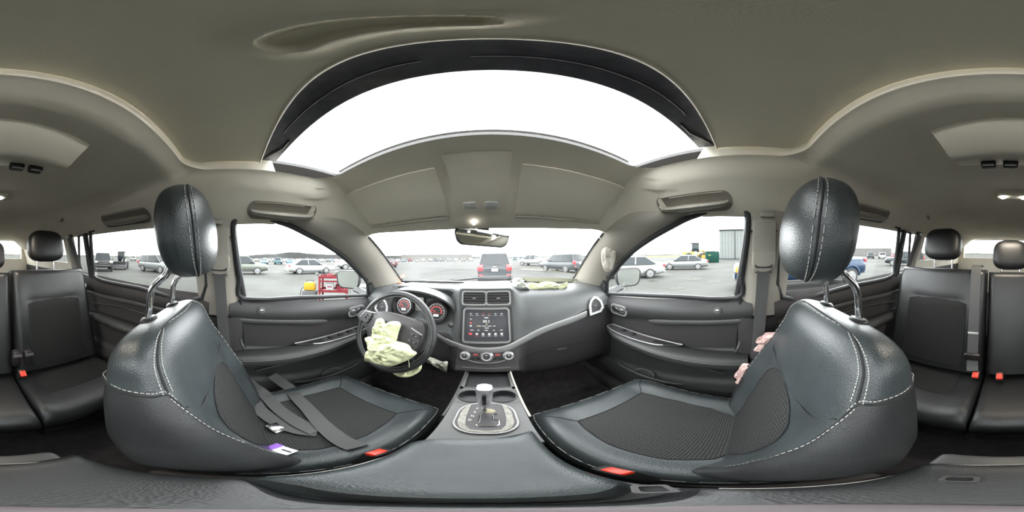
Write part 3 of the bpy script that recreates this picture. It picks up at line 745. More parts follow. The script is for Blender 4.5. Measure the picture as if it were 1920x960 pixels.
# torn airbag lid against the windscreen
lid = [aty(px, py, .985) for px, py in ((978, 521.5), (992, 520.3), (1037, 520.5), (1062, 522), (1083, 523.5), (1075, 528), (1040, 528.5), (990, 528))]
part('airbag_lid', MB().prism(lid, (0, .012, -.006)), mat('olive_grey_lid_back', (.22, .22, .16), .7), dash, 'torn-up olive grey airbag lid')
part('glovebox_seam', MB().tube(smooth_path([on_dash(px, py, .001) for px, py in ((985, 668), (1020, 655), (1060, 646), (1100, 640))], 4), .0022, 6), M['seam'], dash)
part('glovebox_latch', MB().box(on_dash(1053, 654, .004), (.055, .008, .012), Matrix.Rotation(.12, 3, 'Y'), bevel=.003), M['console'], dash)
part('defrost_slot', MB().box((0, 1.03, -.153), (.9, .03, .004), bevel=.001), M['black'], dash)

# =================================================================== STEERING WHEEL
WC = Vector((-.368, .572, -.335)); WN = Vector((0, -math.cos(math.radians(25)), math.sin(math.radians(25)))); WU = Vector((0, WN.z, -WN.y)); WX = Vector((1, 0, 0))
def wp(px, py, h=0): return atplane(px, py, WC + WN * h, WN)
sw = thing('steering_wheel', 'black leather steering wheel turned slightly right with burst hub cover', 'steering wheel', WC - WN * .05)
circ = [WC + (WX * math.cos(a) + WU * math.sin(a)) * .183 for a in [2 * PI * k / 72 for k in range(72)]]
rim = part('rim', MB().tube(circ, .0142, 14, closed=True), M['leather2'], sw)
part('stitch_line', MB().tube([WC + (WX * math.cos(a) + WU * math.sin(a)) * .1695 + WN * .004 for a in [2 * PI * k / 72 for k in range(72)]], .0011, 5, closed=True), M['stitch'], rim)
for a in (-8, 172):
    a = math.radians(a); c_ = WC + (WX * math.cos(a) + WU * math.sin(a)) * .183; r_ = (WX * math.cos(a) + WU * math.sin(a))
    part('rim_joint', MB().tube([c_ + (r_ * math.cos(b) + WN * math.sin(b)) * .0146 for b in [2 * PI * k / 20 for k in range(20)]], .0012, 5, closed=True), M['seam'], rim)
def slab(pts, h0, h1, bulge=0):
    o = smooth_path([wp(px, py, 0) for px, py in pts], 4, True); c = sum(o, Vector()) / len(o); rows = []
    for t, h in ((1, h0), (1.02, (h0 + h1) / 2), (.97, h1), (.85, h1 + bulge * .5), (.5, h1 + bulge), (.02, h1 + bulge)):
        rows.append([c + (p - c) * t + WN * h for p in o])
    return MB().grid(rows, closed_u=True)
part('hub_cover', slab([(698, 590), (713, 584), (729, 585), (753, 591), (777, 599), (797, 607), (800, 628), (790, 652), (770, 668), (744, 676), (716, 668), (698, 648), (690, 618)], -.03, .016, .012), M['dash_low'], sw)
part('spoke', slab([(676, 590), (700, 584), (704, 600), (692, 614), (674, 606)], -.03, .004), M['leather2'], sw)
part('spoke', slab([(780, 600), (800, 606), (806, 640), (790, 662), (776, 650)], -.03, .004), M['leather2'], sw)
part('spoke', slab([(715, 655), (765, 668), (770, 695), (715, 690)], -.03, -.004), M['black'], sw)
for pts, nm in (([(676, 594), (686, 582.5), (704, 587), (694, 606)], 'left'), ([(771, 615), (791, 628.5), (783, 657), (757, 643)], 'right')):
    pod = part('button_pod', slab(pts, 0, .026), M['dash_low'], sw)
    part('pod_rim', MB().tube([wp(px, py, .026) for px, py in pts[:3]] if nm == 'left' else [wp(px, py, .026) for px, py in pts[:2]], .003, 6), M['silver'], pod)
    a, b, c_, d_ = [wp(px, py, .030) for px, py in pts]
    for u in (.3, .62):
        for v in (.3, .68):
            q = a.lerp(b, u).lerp(d_.lerp(c_, u), v)
            part('button', MB().box(q, (.014, .010, .008), Matrix.Rotation(math.radians(25), 3, 'X').inverted() @ Matrix.Rotation(.35, 3, 'Y'), bevel=.002), M['console'], pod)
part('steering_column', MB().cyl(WC - WN * .03, WC - WN * .15 + Vector((0, 0, -.01)), .062, .070, 20), M['black'], sw)
for s in (-1, 1):
    part('stalk', MB().tube([WC - WN * .09 + WX * s * .05, WC - WN * .075 + WX * s * .12, WC - WN * .06 + WX * s * .165 + WU * .01], [.008, .007, .009], 8), M['black'], sw)
zz = lambda pts, x0=640, y0=540, k=5.645: [(x0 + X / k, y0 + Y / k) for X, Y in pts]
mb = MB()
up = zz([(335, 470), (350, 420), (375, 370), (400, 325), (425, 320), (448, 340), (450, 388), (500, 365), (545, 352), (612, 360), (630, 400), (604, 470), (580, 560), (520, 565), (440, 540), (330, 530)])
lo = zz([(290, 515), (350, 530), (430, 528), (560, 555), (700, 595), (750, 655), (800, 688), (745, 740), (640, 790), (520, 830), (420, 818), (330, 788), (245, 768), (268, 700), (288, 640), (272, 590)])
mb.pillow(smooth_path([wp(px, py, .044) for px, py in up], 5, True), WN, .034, amp=.009, seed=3, scale=30, rings=14)
mb.pillow(smooth_path([wp(px, py, .046) for px, py in lo], 5, True), WN, .045, amp=.011, seed=9, scale=26, rings=16)
mb.pillow(smooth_path([wp(px, py, .058) for px, py in zz([(330, 490), (420, 500), (520, 520), (560, 570), (440, 600), (330, 560)])], 5, True), WN, .022, amp=.008, seed=1, scale=40)
solo('deflated_airbag', mb, M['airbag'], 'deflated pale yellow airbag spilling over the steering wheel hub', 'airbag', 'deflated airbags', sharp=180)
mb = MB().pillow(smooth_path([wp(px, py, -.022) for px, py in zz([(535, 885), (640, 880), (720, 850), (800, 805), (850, 765), (850, 850), (800, 905), (700, 945), (600, 935)])], 5, True), WN, .014, amp=.008, seed=5, scale=30)
mb.tube(smooth_path([wp(px, py, .02) for px, py in zz([(705, 745), (715, 790), (718, 840)])] , 4), .0014, 5)
mb.tube(smooth_path([wp(px, py, -.01) for px, py in zz([(975, 590), (960, 650), (920, 720), (850, 778)])], 4), .0012, 5)
solo('airbag_tail', mb, M['airbag'], 'loose pale yellow airbag tail hanging below the steering wheel rim', 'airbag', 'deflated airbags', sharp=180)
kn = [on_dash(px, py, .02) for px, py in zz([(870, 715), (960, 715), (1080, 758), (1168, 772), (1172, 820), (1130, 868), (1060, 832), (960, 785), (890, 745)])]
mb = MB().pillow(smooth_path(kn, 5, True), (0, -.9, .3), .026, amp=.010, seed=12, scale=40)
solo('knee_airbag', mb, mat('grey_green_airbag_cloth', (.42, .43, .36), .9, vary=(60, .35)), 'crumpled grey-green knee airbag under the steering column', 'airbag', 'deflated airbags', sharp=180)
z8 = lambda pts: [(940 + X / 8.725, 510 + Y / 8.725) for X, Y in pts]
yb = [aty(px, py, .872) for px, py in z8([(425, 295), (430, 200), (470, 175), (525, 180), (560, 215), (640, 168), (760, 155), (860, 170), (940, 225), (1015, 250), (1050, 185), (1085, 165), (1080, 250), (1040, 290), (1100, 340), (1155, 385), (1125, 402), (1020, 340), (960, 290), (820, 296), (600, 292)])]
mb = MB().pillow(smooth_path(yb, 4, True), (0, -.9, .35), .030, amp=.009, seed=21, scale=30, rings=12)
solo('passenger_airbag', mb, M['airbag'], 'long pale yellow airbag lying along the dashboard top', 'airbag', 'deflated airbags', sharp=180)
wb = [aty(px, py, .868) for px, py in z8([(180, 270), (178, 160), (200, 105), (260, 92), (325, 112), (380, 185), (445, 240), (478, 312), (420, 285), (300, 290)])]
mb = MB().pillow(smooth_path(wb, 5, True), (0, -.9, .35), .032, amp=.010, seed=31, scale=34, rings=12)
solo('passenger_airbag', mb, M['airbag_w'], 'white bunched end of the airbag on the dashboard behind the centre vents', 'airbag', 'deflated airbags', sharp=180)
# little things at the left corner of the windscreen
mb = MB().box(on_dash(752, 531, .006), (.05, .03, .012), bevel=.005).box(on_dash(741, 529, .008), (.03, .02, .012), bevel=.005)
solo('torn_clip', mb, mat('rust_orange_plastic', (.45, .20, .11), .6), 'small rust-orange plastic clip in the driver-side corner of the dashboard', 'clip')

# =================================================================== CENTRE CONSOLE
XK = .012
con = thing('centre_console', 'grey centre console with cup holders, gear gate and padded armrest', 'console', (XK, .2, -1.0))
mb = MB().box((XK, .225, -.80), (.19, .87, .40), bevel=.015)
part('console_body', mb, M['console'], con)
zt = -.575
def sq_hole(cx, cy, hx, hy, r, z, n=40, out=None):
    o, c_ = [], []
    for k in range(n):
        a = 2 * PI * k / n + PI / 4; m_ = max(abs(math.cos(a)), abs(math.sin(a)))
        o.append(Vector((cx + hx * math.cos(a) / m_, cy + hy * math.sin(a) / m_, z))); c_.append(Vector((cx + r[0] * math.cos(a), cy + r[1] * math.sin(a), z)))
    return o, c_
mb = MB()
for s in (-1, 1):
    o, c_ = sq_hole(XK + s * .0485, .503, .0485, .042, (.040, .034), zt); mb.grid([o, c_], closed_u=True)
mb.box((XK, .36, zt - .012), (.194, .205, .024)); mb.box((XK - .088, .64, zt - .01), (.018, .20, .02), bevel=.004); mb.box((XK + .088, .64, zt - .01), (.018, .20, .02), bevel=.004)
mb.box((XK, .555, zt - .01), (.194, .022, .02), bevel=.003)
for s in (-1, 1): mb.box((XK + s * .0955, .503, zt - .012), (.003, .09, .022))
part('top_deck', mb, M['console'], con)
mb = MB()
mb.box((XK, .64, zt - .022), (.17, .2, .004)); mb.box((XK, .735, zt + .01), (.17, .01, .08))
part('storage_bin', mb, M['black'], con)
part('power_socket', MB().lathe([(.012, 0), (.012, .008), (.008, .009), (.006, .003), (0, .003)], (XK + .0, .725, zt + .016), (0, -1, .2), 16), M['console'], con)
part('power_socket', MB().lathe([(.012, 0), (.012, .008), (.008, .009), (.006, .003), (0, .003)], (XK + .052, .722, zt + .016), (0, -1, .2), 16), M['console'], con)
for s in (-1, 1):
    c0 = Vector((XK + s * .0485, .503, zt)); rows = []
    for q, z in ((1.06, .002), (1.04, .005), (1.0, .004), (.97, -.004), (.92, -.024), (.02, -.0242)):
        rows.append([c0 + Vector((.040 * q * math.cos(a), .034 * q * math.sin(a), z)) for a in [2 * PI * k / 40 for k in range(40)]])
    cu = part('cup_holder', MB().grid(rows, closed_u=True), M['black'], con)
    part('cup_rim', MB().tube([c0 + Vector((.0415 * math.cos(a), .0355 * math.sin(a), .003)) for a in [2 * PI * k / 40 for k in range(40)]], .0022, 6, closed=True), M['console'], cu)
for s in (-1, 1):
    part('edge_rail', MB().tube(smooth_path([(XK + s * .088, .735, zt + .012), (XK + s * .094, .62, zt + .003), (XK + s * .099, .50, zt + .002), (XK + s * .103, .38, zt - .002)], 5), .0035, 6), mat('pale_edge', (.45, .44, .36), .5) if s > 0 else M['console'], con)
# gear gate plate
gy = .380
go = rrect(.140, .150, .055, 8)
gp = part('gear_plate', MB().prism([(XK + a, gy + b, zt + .001) for a, b in go], (0, 0, .006)), M['dash_low'], con)
part('plate_ring', MB().tube([(XK + a, gy + b, zt + .007) for a, b in go], .0028, 8, closed=True), M['silver'], gp)
wear = mat('worn_silver_inlay', (.12, .115, .10), .38, .4, vary=(90, .35))
for s in (-1, 1):
    q = [(s * .040, .066), (s * .052, .056), (s * .062, .030), (s * .062, -.025), (s * .052, -.055), (s * .034, -.068), (s * .030, -.060), (s * .042, -.040), (s * .046, 0), (s * .044, .045)]
    part('plate_inlay', MB().prism([(XK + a, gy + b, zt + .007) for a, b in q], (0, 0, .0025)), wear, gp, 'worn silver inlay')
part('plate_inlay', MB().prism([(XK + a, gy + b, zt + .007) for a, b in [(-.034, -.068), (0, -.073), (.034, -.068), (.030, -.060), (0, -.064), (-.030, -.060)]], (0, 0, .0025)), wear, gp, 'worn silver inlay')
gate = [(-.012, .048), (.026, .048), (.026, .018), (.016, .016), (.016, -.012), (.028, -.014), (.028, -.036), (.020, -.044), (-.014, -.044), (-.020, -.036), (-.014, -.022), (-.014, .012), (-.012, .018)]
part('gate_slot', MB().prism([(XK + a, gy + b, zt + .0072) for a, b in gate], (0, 0, .0008)), M['black'], gp)
part('gate_rim', MB().tube([(XK + a, gy + b, zt + .009) for a, b in gate[2:]], .0019, 6), M['chrome'], gp)
part('gate_boot', MB().ellipsoid((XK + .006, gy + .034, zt + .008), (.017, .012, .004), nu=16, nv=8), mat('tan_boot', (.25, .22, .15), .7), gp)
for k, ch in enumerate('PRND'):
    text('gear_letter', ch, .011, M['print'], gp, (XK - .024 - .004 * k, gy + .046 - .020 * k, zt + .0076), (1, 0, 0), (0, 1, 0))
gs = Vector((XK - .004, .412, zt + .012))
lv_ = part('gear_lever', MB().cyl(gs, gs + Vector((0, .006, .06)), .007, .009, 14), M['chrome'], con, 'chrome gear lever')
secs = []
for t, w, d in ((0, .012, .010), (.04, .0175, .014), (.25, .019, .0155), (.6, .0212, .0175), (.85, .023, .020), (.95, .021, .018), (1, .014, .012)):
    c_ = gs + Vector((0, .004 + .010 * t, .040 + .094 * t))
    secs.append([c_ + Vector((w * math.copysign(abs(math.cos(a)) ** .6, math.cos(a)), d * math.copysign(abs(math.sin(a)) ** .6, math.sin(a)), 0)) for a in [2 * PI * k / 24 for k in range(24)]])
kb = part('gear_knob', MB().loft(secs), mat('satin_knob', (.62, .62, .66), .26, .8), lv_)
part('knob_insert', MB().box(gs + Vector((0, -.012, .086)), (.011, .012, .052), Matrix.Rotation(-.1, 3, 'X'), bevel=.004), M['gloss'], lv_)
# armrest pads
def pad(x0, x1, y0, y1, zt_, th, r=.02, skew=0):
    secs = []; N = 18
    for k in range(N + 1):
        u = k / N; y = lerp(y0, y1, u); e = min(u, 1 - u) * (y1 - y0); f = 1 - (1 - min(1, e / r)) ** 2.4; f = max(.02, f) ** .5
        w = (x1 - x0) / 2 * (1 - .06 * (1 - f)); c_ = (x0 + x1) / 2
        secs.append([(c_ + w * math.copysign(abs(math.cos(a)) ** .35, math.cos(a)), y + skew * (c_ + w * math.cos(a)), zt_ - th / 2 * (1 + (1 - f) * .2) + th / 2 * f * math.copysign(abs(math.sin(a)) ** .5, math.sin(a)) + .006 * math.cos(PI / 2 * min(1, abs(math.cos(a))))) for a in [2 * PI * q / 28 for q in range(28)]])
    return MB().loft(secs)
ar = part('armrest_lid', pad(XK - .112, XK + .090, .035, .280, -.548, .055, .03, .35), M['leather'], con, 'blue-grey padded lid')
rr_ = part('armrest_rear', pad(XK - .112, XK + .094, -.165, .030, -.556, .055, .03, .10), M['leather2'], con, 'darker rear pad')
part('stitch_line', MB().tube(smooth_path([(XK - .104, .0, -.566), (XK - .106, -.09, -.566), (XK - .09, -.145, -.566), (XK - .04, -.162, -.568), (XK + .03, -.160, -.568), (XK + .08, -.14, -.566), (XK + .092, -.06, -.566), (XK + .092, .02, -.566)], 5), .0012, 5), M['stitch'], rr_)
part('piping', MB().tube(smooth_path([(XK - .112, .03, -.572), (XK - .113, .15, -.572), (XK - .100, .232, -.572)], 5), .002, 6), M['stitch'], ar)
for (lx, ly, rz) in ((.088, .048, .75), (.052, -.102, 0.1)):
    R_ = Matrix.Rotation(rz, 3, 'Z'); P_ = Vector((lx, ly, -.549))
    mb = MB().frame([P_ + R_ @ Vector((a, b, -.004)) for a, b in rrect(.028, .021, .004, 2)], [P_ + R_ @ Vector((a, b, -.004)) for a, b in rrect(.019, .013, .003, 2)], (0, 0, .008))
    l_ = part('latch_plate', mb, M['dash_low'], con)
    part('latch_hole', MB().box(P_ + Vector((0, 0, -.002)), (.019, .013, .002), R_), M['seam'], l_)
solo('round_foot', MB().lathe([(.017, 0), (.017, .004), (.013, .006), (0, .006)], (CAMX, 0, -.5495), (0, 0, 1), 32), M['mauve'], 'small round mauve-grey foot standing on the armrest', 'foot')

# =================================================================== MIRRORS, VISORS, OVERHEAD
rm = thing('rear_view_mirror', 'interior rear view mirror hanging at the top of the windscreen', 'mirror', (0, .66, .15))
RM = Matrix.Rotation(math.radians(17), 3, 'Z') @ Matrix.Rotation(math.radians(4), 3, 'Y') @ Matrix.Rotation(math.radians(-6), 3, 'X')
mc = Vector((.0, .665, .083)); mm = lambda a, b, h=0: mc + RM @ Vector((a, h, b))
mo = [(a * (1 + .10 * b / .035), b) for a, b in rrect(.228, .070, .026, 6)]
mb = MB().grid([[mm(a * t, b * t, h) for a, b in mo] for t, h in ((.96, -.004), (1.0, .002), (1.0, .012), (.8, .030), (.3, .036), (.02, .036))], closed_u=True)
part('mirror_shell', mb, M['black'], rm)
part('mirror_glass', MB().prism([mm(a * .95, b * .90, -.004) for a, b in mo], RM @ Vector((0, .004, 0))), M['mirror'], rm)
part('mirror_stem', MB().tube([mm(0, .0, .03), (-.0, .70, .125), (0, .668, .15)], [.012, .012, .016], 10), M['black'], rm)
part('sensor_cover', MB().box((0, .69, .135), (.055, .06, .03), Matrix.Rotation(-.7, 3, 'X'), bevel=.01, taper=(.8, .8)), M['black'], rm)
for s in (-1, 1):
    sv = thing('sun_visor', 'grey sun visor folded up against the headliner above the ' + ('steering wheel' if s < 0 else 'passenger airbag'), 'sun visor', (s * .30, .52, .17))
    rows = []
    for h in (-.004, -.018):
        rows.append([(s * .295 + a, .485 + b, roof_z(s * .295 + a, .485 + b) + h) for a, b in rrect(.36, .155, .035, 6)])
    c0, c1 = Vector((s * .295, .485, roof_z(s * .295, .485) - .018)), 0
    g = MB(); nx, ny = 14, 8
    top_ = [[(s * .295 - .18 + .36 * i / nx, .4075 + .155 * j / ny, roof_z(s * .295 - .18 + .36 * i / nx, .4075 + .155 * j / ny) - .006 - .004 * math.sin(PI * i / nx) * math.sin(PI * j / ny)) for i in range(nx + 1)] for j in range(ny + 1)]
    g.grid(top_); g.grid([[(p[0], p[1], p[2] + .004) for p in r] for r in top_])
    for ed in (top_[0], top_[-1], [r[0] for r in top_], [r[-1] for r in top_]): g.grid([ed, [(p[0], p[1], p[2] + .004) for p in ed]])
    part('visor_pad', g, M['headliner'], sv)
    part('visor_rod', MB().tube([(s * .12, .568, roof_z(s * .12, .568) - .012), (s * .30, .570, roof_z(s * .30, .57) - .012), (s * .48, .566, roof_z(s * .48, .566) - .012)], .0045, 8), M['pillar'], sv)
oc = thing('overhead_console', 'grey front overhead console with map lamps above the rear view mirror', 'overhead console', (0, .47, .2))
g = [[(-.085 + .17 * i / 8, .37 + .20 * j / 8, roof_z(-.085 + .17 * i / 8, .37 + .20 * j / 8) - .001 - .010 * (1 - (abs(i - 4) / 4) ** 4) * (1 - (abs(j - 4) / 4) ** 4)) for i in range(9)] for j in range(9)]
part('housing', MB().grid(g), M['headliner'], oc)
for s in (-1, 1):
    part('map_lamp', MB().box((s * .035, .52, roof_z(.03, .52) - .021), (.04, .03, .006), Matrix.Rotation(-.6, 3, 'X'), bevel=.003), M['print'], oc)
part('lit_lamp', MB().ellipsoid((-.03, .598, roof_z(.03, .598) - .012), (.006, .006, .004), nu=12, nv=8), M['lamp2'], oc, 'glowing map lamp')
# rear overhead climate console
ro = thing('rear_overhead_console', 'beige rear overhead console with dark vents behind the sunroof', 'overhead console', (-.01, -.32, .25))
secs = []
for k in range(25):
    u = -1 + 2 * k / 24; sh = 1 - .06 * abs(u) ** 4; cv = .02 * u * u
    X_ = lambda w: -.012 + w * u
    secs.append([(X_(.178), -.232 - cv, .315), (X_(.176), -.240 - cv, .292), (X_(.172), -.252 - cv, .278), (X_(.155), -.308 - cv * .5, .232), (X_(.150), -.322 - cv * .4, .226), (X_(.146), -.345, .228), (X_(.148), -.400, .246), (X_(.150), -.410, .315)])
part('housing', MB().loft(secs), M['beige'], ro)
for x in (-.10, -.055, .015, .065):
    kn_ = part('vent_knob', MB().box((x, -.372, .230), (.034, .026, .018), bevel=.004), M['black'], ro)
    part('knob_line', MB().box((x, -.362, .2205), (.026, .003, .002)), M['print'], kn_)
# dome light with two lit lenses, and its real light
dl = thing('dome_light', 'lit twin-lens dome light in the rear headliner', 'light', (-.015, -.73, .27))
zr = roof_z(0, -.73)
part('lamp_base', MB().box((-.015, -.73, zr - .006), (.16, .07, .012), bevel=.005), M['beige'], dl)
for x in (-.062, .032):
    part('lamp_lens', MB().ellipsoid((x, -.73, zr - .013), (.014, .014, .007), nu=16, nv=8), M['lamp'], dl, 'glowing lens')
    li = bpy.data.lights.new('dome_bulb', 'SPOT'); li.energy = 1.4; li.color = (1, .88, .72); li.shadow_soft_size = .02; li.spot_size = math.radians(150); li.spot_blend = .6
    lo_ = bpy.data.objects.new('dome_bulb', li); C.objects.link(lo_); lo_.parent = dl; lo_.location = Vector((x, -.73, zr - .045)) - ORIG[dl.name]
for s in (-1, 1):
    part('lens_link', MB().tube([(-.062, -.73, zr - .0125), (.032, -.73, zr - .0125)], .0015, 6), M['print'], dl) if s > 0 else None
# grab handles
for s in (-1, 1):
    for ya, yb_, nm in ((.06, .31, 'front'), (-.62, -.36, 'rear')):
        side = 'steering wheel side' if s < 0 else 'passenger side'
        gh = thing('grab_handle', 'folded ceiling grab handle above the %s door window, %s' % (nm, side), 'grab handle', (s * .585, (ya + yb_) / 2, .21), 'ceiling grab handles')
        xh = lambda y, o: s * (.565 + o)
        path = []
        for k in range(21):
            t = k / 20; y = lerp(ya, yb_, t); x = s * .572; path.append(Vector((x - s * .012 * math.sin(PI * t), y, roof_z(x, y) - .006 - .016 * math.sin(PI * t) ** .5)))
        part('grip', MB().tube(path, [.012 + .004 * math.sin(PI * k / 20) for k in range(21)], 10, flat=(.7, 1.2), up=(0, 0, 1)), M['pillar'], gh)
        rec = [(s * (.572 + a), lerp(ya, yb_, .5) + b) for a, b in rrect(.062, abs(yb_ - ya) + .03, .03)]
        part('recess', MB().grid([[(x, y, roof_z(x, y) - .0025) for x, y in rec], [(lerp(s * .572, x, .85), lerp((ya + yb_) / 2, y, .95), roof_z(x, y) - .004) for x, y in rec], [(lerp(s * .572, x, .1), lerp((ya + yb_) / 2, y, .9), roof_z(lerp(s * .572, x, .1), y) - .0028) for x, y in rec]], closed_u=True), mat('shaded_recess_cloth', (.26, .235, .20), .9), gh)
for s in (-1, 1):
    ch = thing('coat_hook', 'small coat hook beside the rear roof lining, ' + ('steering wheel side' if s < 0 else 'passenger side'), 'hook', (s * .5, -.95, .25), 'coat hooks')
    zc = roof_z(s * .50, -.95)
    part('hook', MB().tube(smooth_path([(s * .50, -.95, zc), (s * .498, -.95, zc - .016), (s * .49, -.95, zc - .02)], 3), .007, 8, flat=(1, 2.2)), M['pillar'], ch)
# door mirrors outside
for s in (-1, 1):
    dm = thing('door_mirror', 'black door mirror outside the ' + ('driver window' if s < 0 else 'passenger window'), 'mirror', (s * .93, .80, -.25), 'door mirrors')
    c_ = Vector((s * .955, .815, -.165)); R_ = Matrix.Rotation(s * math.radians(-20 if s > 0 else -20), 3, 'Z') @ Matrix.Rotation(math.radians(3), 3, 'X')
    mp = lambda a, b, h=0: c_ + R_ @ Vector((a, h, b))
    o = [(a * (1 + .08 * b / .07), b) for a, b in rrect(.205, .145, .05, 6)]
    part('mirror_shell', MB().grid([[mp(a * t, b * t, h) for a, b in o] for t, h in ((.93, .0), (1.0, .004), (1.03, .02), (.92, .06), (.6, .095), (.02, .11))], closed_u=True), M['cblack'], dm)
    part('mirror_glass', MB().prism([mp(a * .92, b * .90, .004) for a, b in o], R_ @ Vector((0, .004, 0))), M['mirror'], dm)
    part('mirror_arm', MB().tube([(s * .725, .84, -.255), (s * .80, .84, -.25), (s * .88, .84, -.235)], [.05, .04, .035], 12, flat=(.6, 1)), M['cblack'], dm)
    sail = [side_pt(px, py, -1) for px, py in ((689, 538), (691, 558), (728, 562), (722, 530), (702, 505))]
    part('sail_panel', MB().prism([Vector((-s * p.x + s * -.018, p.y, p.z)) for p in sail], (s * .03, 0, 0)), M['door'], dm)
    part('window_post', MB().tube([side_pt(687, 505, -1).xyz if s < 0 else Vector((-side_pt(687, 505, -1).x, *side_pt(687, 505, -1).yz)), side_pt(690, 556, -1) if s < 0 else Vector((-side_pt(690, 556, -1).x, *side_pt(690, 556, -1).yz))], .009, 8), M['rubber'], dm)
# wiper lying on the glass
wi = thing('windscreen_wiper', 'black windscreen wiper lying across the bottom of the glass', 'wiper', (-.2, 1.15, -.17))
part('wiper_blade', MB().tube([(-.46, 1.165, -.185), (-.30, 1.165, -.172), (-.02, 1.15, -.138)], .007, 8), M['black'], wi)
part('wiper_arm', MB().tube([(-.50, 1.20, -.20), (-.24, 1.172, -.155)], .006, 8), M['black'], wi)
# torn curtain at the right A pillar
cu = [(1128, 470), (1138, 462), (1150, 455), (1155, 470), (1152, 492), (1146, 508), (1134, 508), (1128, 492)]
mb = MB().pillow(smooth_path([atplane(px, py, (.585, .62, 0), Vector((.8, .6, 0))) for px, py in cu], 4, True), (-.8, -.6, 0), .012, amp=.004, seed=47, scale=24)
solo('curtain_airbag', mb, M['pillar'], 'torn beige airbag curtain hanging at the passenger A pillar', 'airbag', 'deflated airbags', sharp=180)
# =================================================================== FRONT SEATS
def make_front_seat(xs, s, yo, name, label):
    """xs centre, s = +1 when the door is on the +x side, yo fore-aft shift"""
    B0 = Vector((xs, .075 + yo, -.70)); T0 = Vector((xs, -.112 + yo, -.128)); A = (T0 - B0); Ln = A.length; A.normalize()
    NF = Vector((0, A.z, -A.y)); X = Vector((1, 0, 0))
    sg = lambda v, p: math.copysign(abs(v) ** p, v)
    def W(t): return pl([(0, .215), (.12, .235), (.30, .252), (.55, .248), (.72, .232), (.84, .214), (1, .196)], t)
    def TH(t): return pl([(0, .165), (.3, .175), (.6, .170), (.8, .158), (1, .125)], t)
    def BO(t): return pl([(0, .050), (.15, .062), (.40, .062), (.58, .040), (.72, .018), (.9, .004), (1, 0)], t)
    RT = .13
    def P(th, t, off=0.0):
        """surface point of the backrest; th round the section, t up the spine"""
        f = 1.0; tt = t
        if t > 1 - RT:
            q = (t - (1 - RT)) / RT; f = math.sqrt(max(0, 1 - q ** 2.6))
        w = W(t) * (.50 + .50 * f) if f < 1 else W(t); h = TH(t)
        c, s_ = math.cos(th), math.sin(th)
        x = w * sg(c, .62); hn = h / 2 * (.30 + .70 * f if f < 1 else 1) * sg(s_, .62)
        n = -h / 2 + hn
        if s_ > 0: n += BO(t) * ss(.50, .93, abs(x) / w) * min(1, s_ ** .5 * 1.25)
        else: n -= .012 * (1 - (x / w) ** 2) * math.sin(PI * min(1, t)) * min(1, -s_ * 2)
        p = B0 + A * (Ln * t) + X * x + NF * n
        if off:
            g = Vector((c / w ** .5, 0, 0)) * .5; d = (X * c * .9 + NF * s_)
            if d.length > 0: p += d.normalized() * off
        return p
    seat = thing(name, label, 'car seat', (xs, .2 + yo, -1.0))
    nT = 52; ths = [2 * PI * k / 72 for k in range(72)]
    ts = [(1 - RT) * k / 36 for k in range(36)] + [1 - RT + RT * math.sin(PI / 2 * k / 16) for k in range(17)]
    mb = MB().loft([[P(th, min(t, .9995)) for th in ths] for t in ts])
    lowc = sorted([(-150, .83), (-90, .845), (-45, .835), (-25, .825), (0, .812), (20, .800), (35, .788), (42, .70), (44, .60), (46, .48), (47, .36), (48, .24), (49, .12), (50, .02)])
    for i in range(len(ts) - 1):
        for j in range(72):
            dg = (j + .5) * 5; dg = dg if s < 0 else 180 - dg; dg = (dg + 180) % 360 - 180
            if dg > 90: dg = 180 - dg
            if ts[i] < (pl(lowc, dg) if dg < 50 else 0): mb.m[i * 72 + j] = 1
    BK = BVHTree.FromPolygons([tuple(p) for p in mb.v], mb.f)
    back = part('backrest', mb, [M['leather'], M['leather2']], seat, sharp=60)
    # centre cloth insert
    rows = []
    for i in range(25):
        t = .03 + .60 * i / 24; hw = pl([(.03, .10), (.2, .130), (.4, .135), (.52, .118), (.60, .08), (.63, .02)], t); row = []
        for j in range(17):
            x = -hw + 2 * hw * j / 16; w = W(t); cc = (abs(x) / w) ** (1 / .62); th = math.acos(min(1, cc)); th = th if x >= 0 else PI - th
            row.append(P(th, t) + NF * .0018)
        rows.append(row)
    part('cloth_insert', MB().grid(rows), M['mesh_back'], back, 'dotted grey cloth insert')
    brd = [r[0] for r in rows] + rows[-1] + [r[-1] for r in rows[::-1]]
    part('insert_seam', MB().tube(brd, .0022, 6), M['seam'], back)
    # stitched seams: inner side is angle 0 when s<0 (driver: inner = +x)
    ang = (lambda d: math.radians(d)) if s < 0 else (lambda d: math.radians(180 - d))
    def seam(pts, off=.0012): return smooth_path([P(ang(d), t, off) for d, t in pts], 8)
    def dashes(path, mb, r=.0010, step=3):
        for i in range(0, len(path) - 1, step):
            mb.tube([path[i], path[min(len(path) - 1, i + step - 1)]], r, 5)
        return mb
    main = [(35, .800), (35, .86), (36, .90), (39, .94), (46, .972), (60, .986), (90, .990), (120, .986), (134, .972), (141, .94), (144, .90), (145, .80), (144, .60), (140, .4)]
    low = [(-150, .83), (-90, .845), (-45, .835), (-25, .825), (0, .812), (20, .800), (35, .788), (42, .70), (44, .60), (46, .48), (47, .36), (48, .24), (49, .12), (50, .02)]
    for k, (ln, r_) in enumerate(((main, .0024), (low, .0020))):
        part('seam', MB().tube(seam(ln, .0004), r_, 6), M['seam'], back)
    mb = MB()
    for d in (-4.5, 4.5): dashes(smooth_path([P(ang(a + d * (1 if abs(a - 90) > 30 else .2)), t - (0.008 if abs(a - 90) < 30 and d > 0 else 0), .0012) for a, t in main], 16), mb)
    part('stitching', mb, M['stitch'], back, 'pale double stitching')
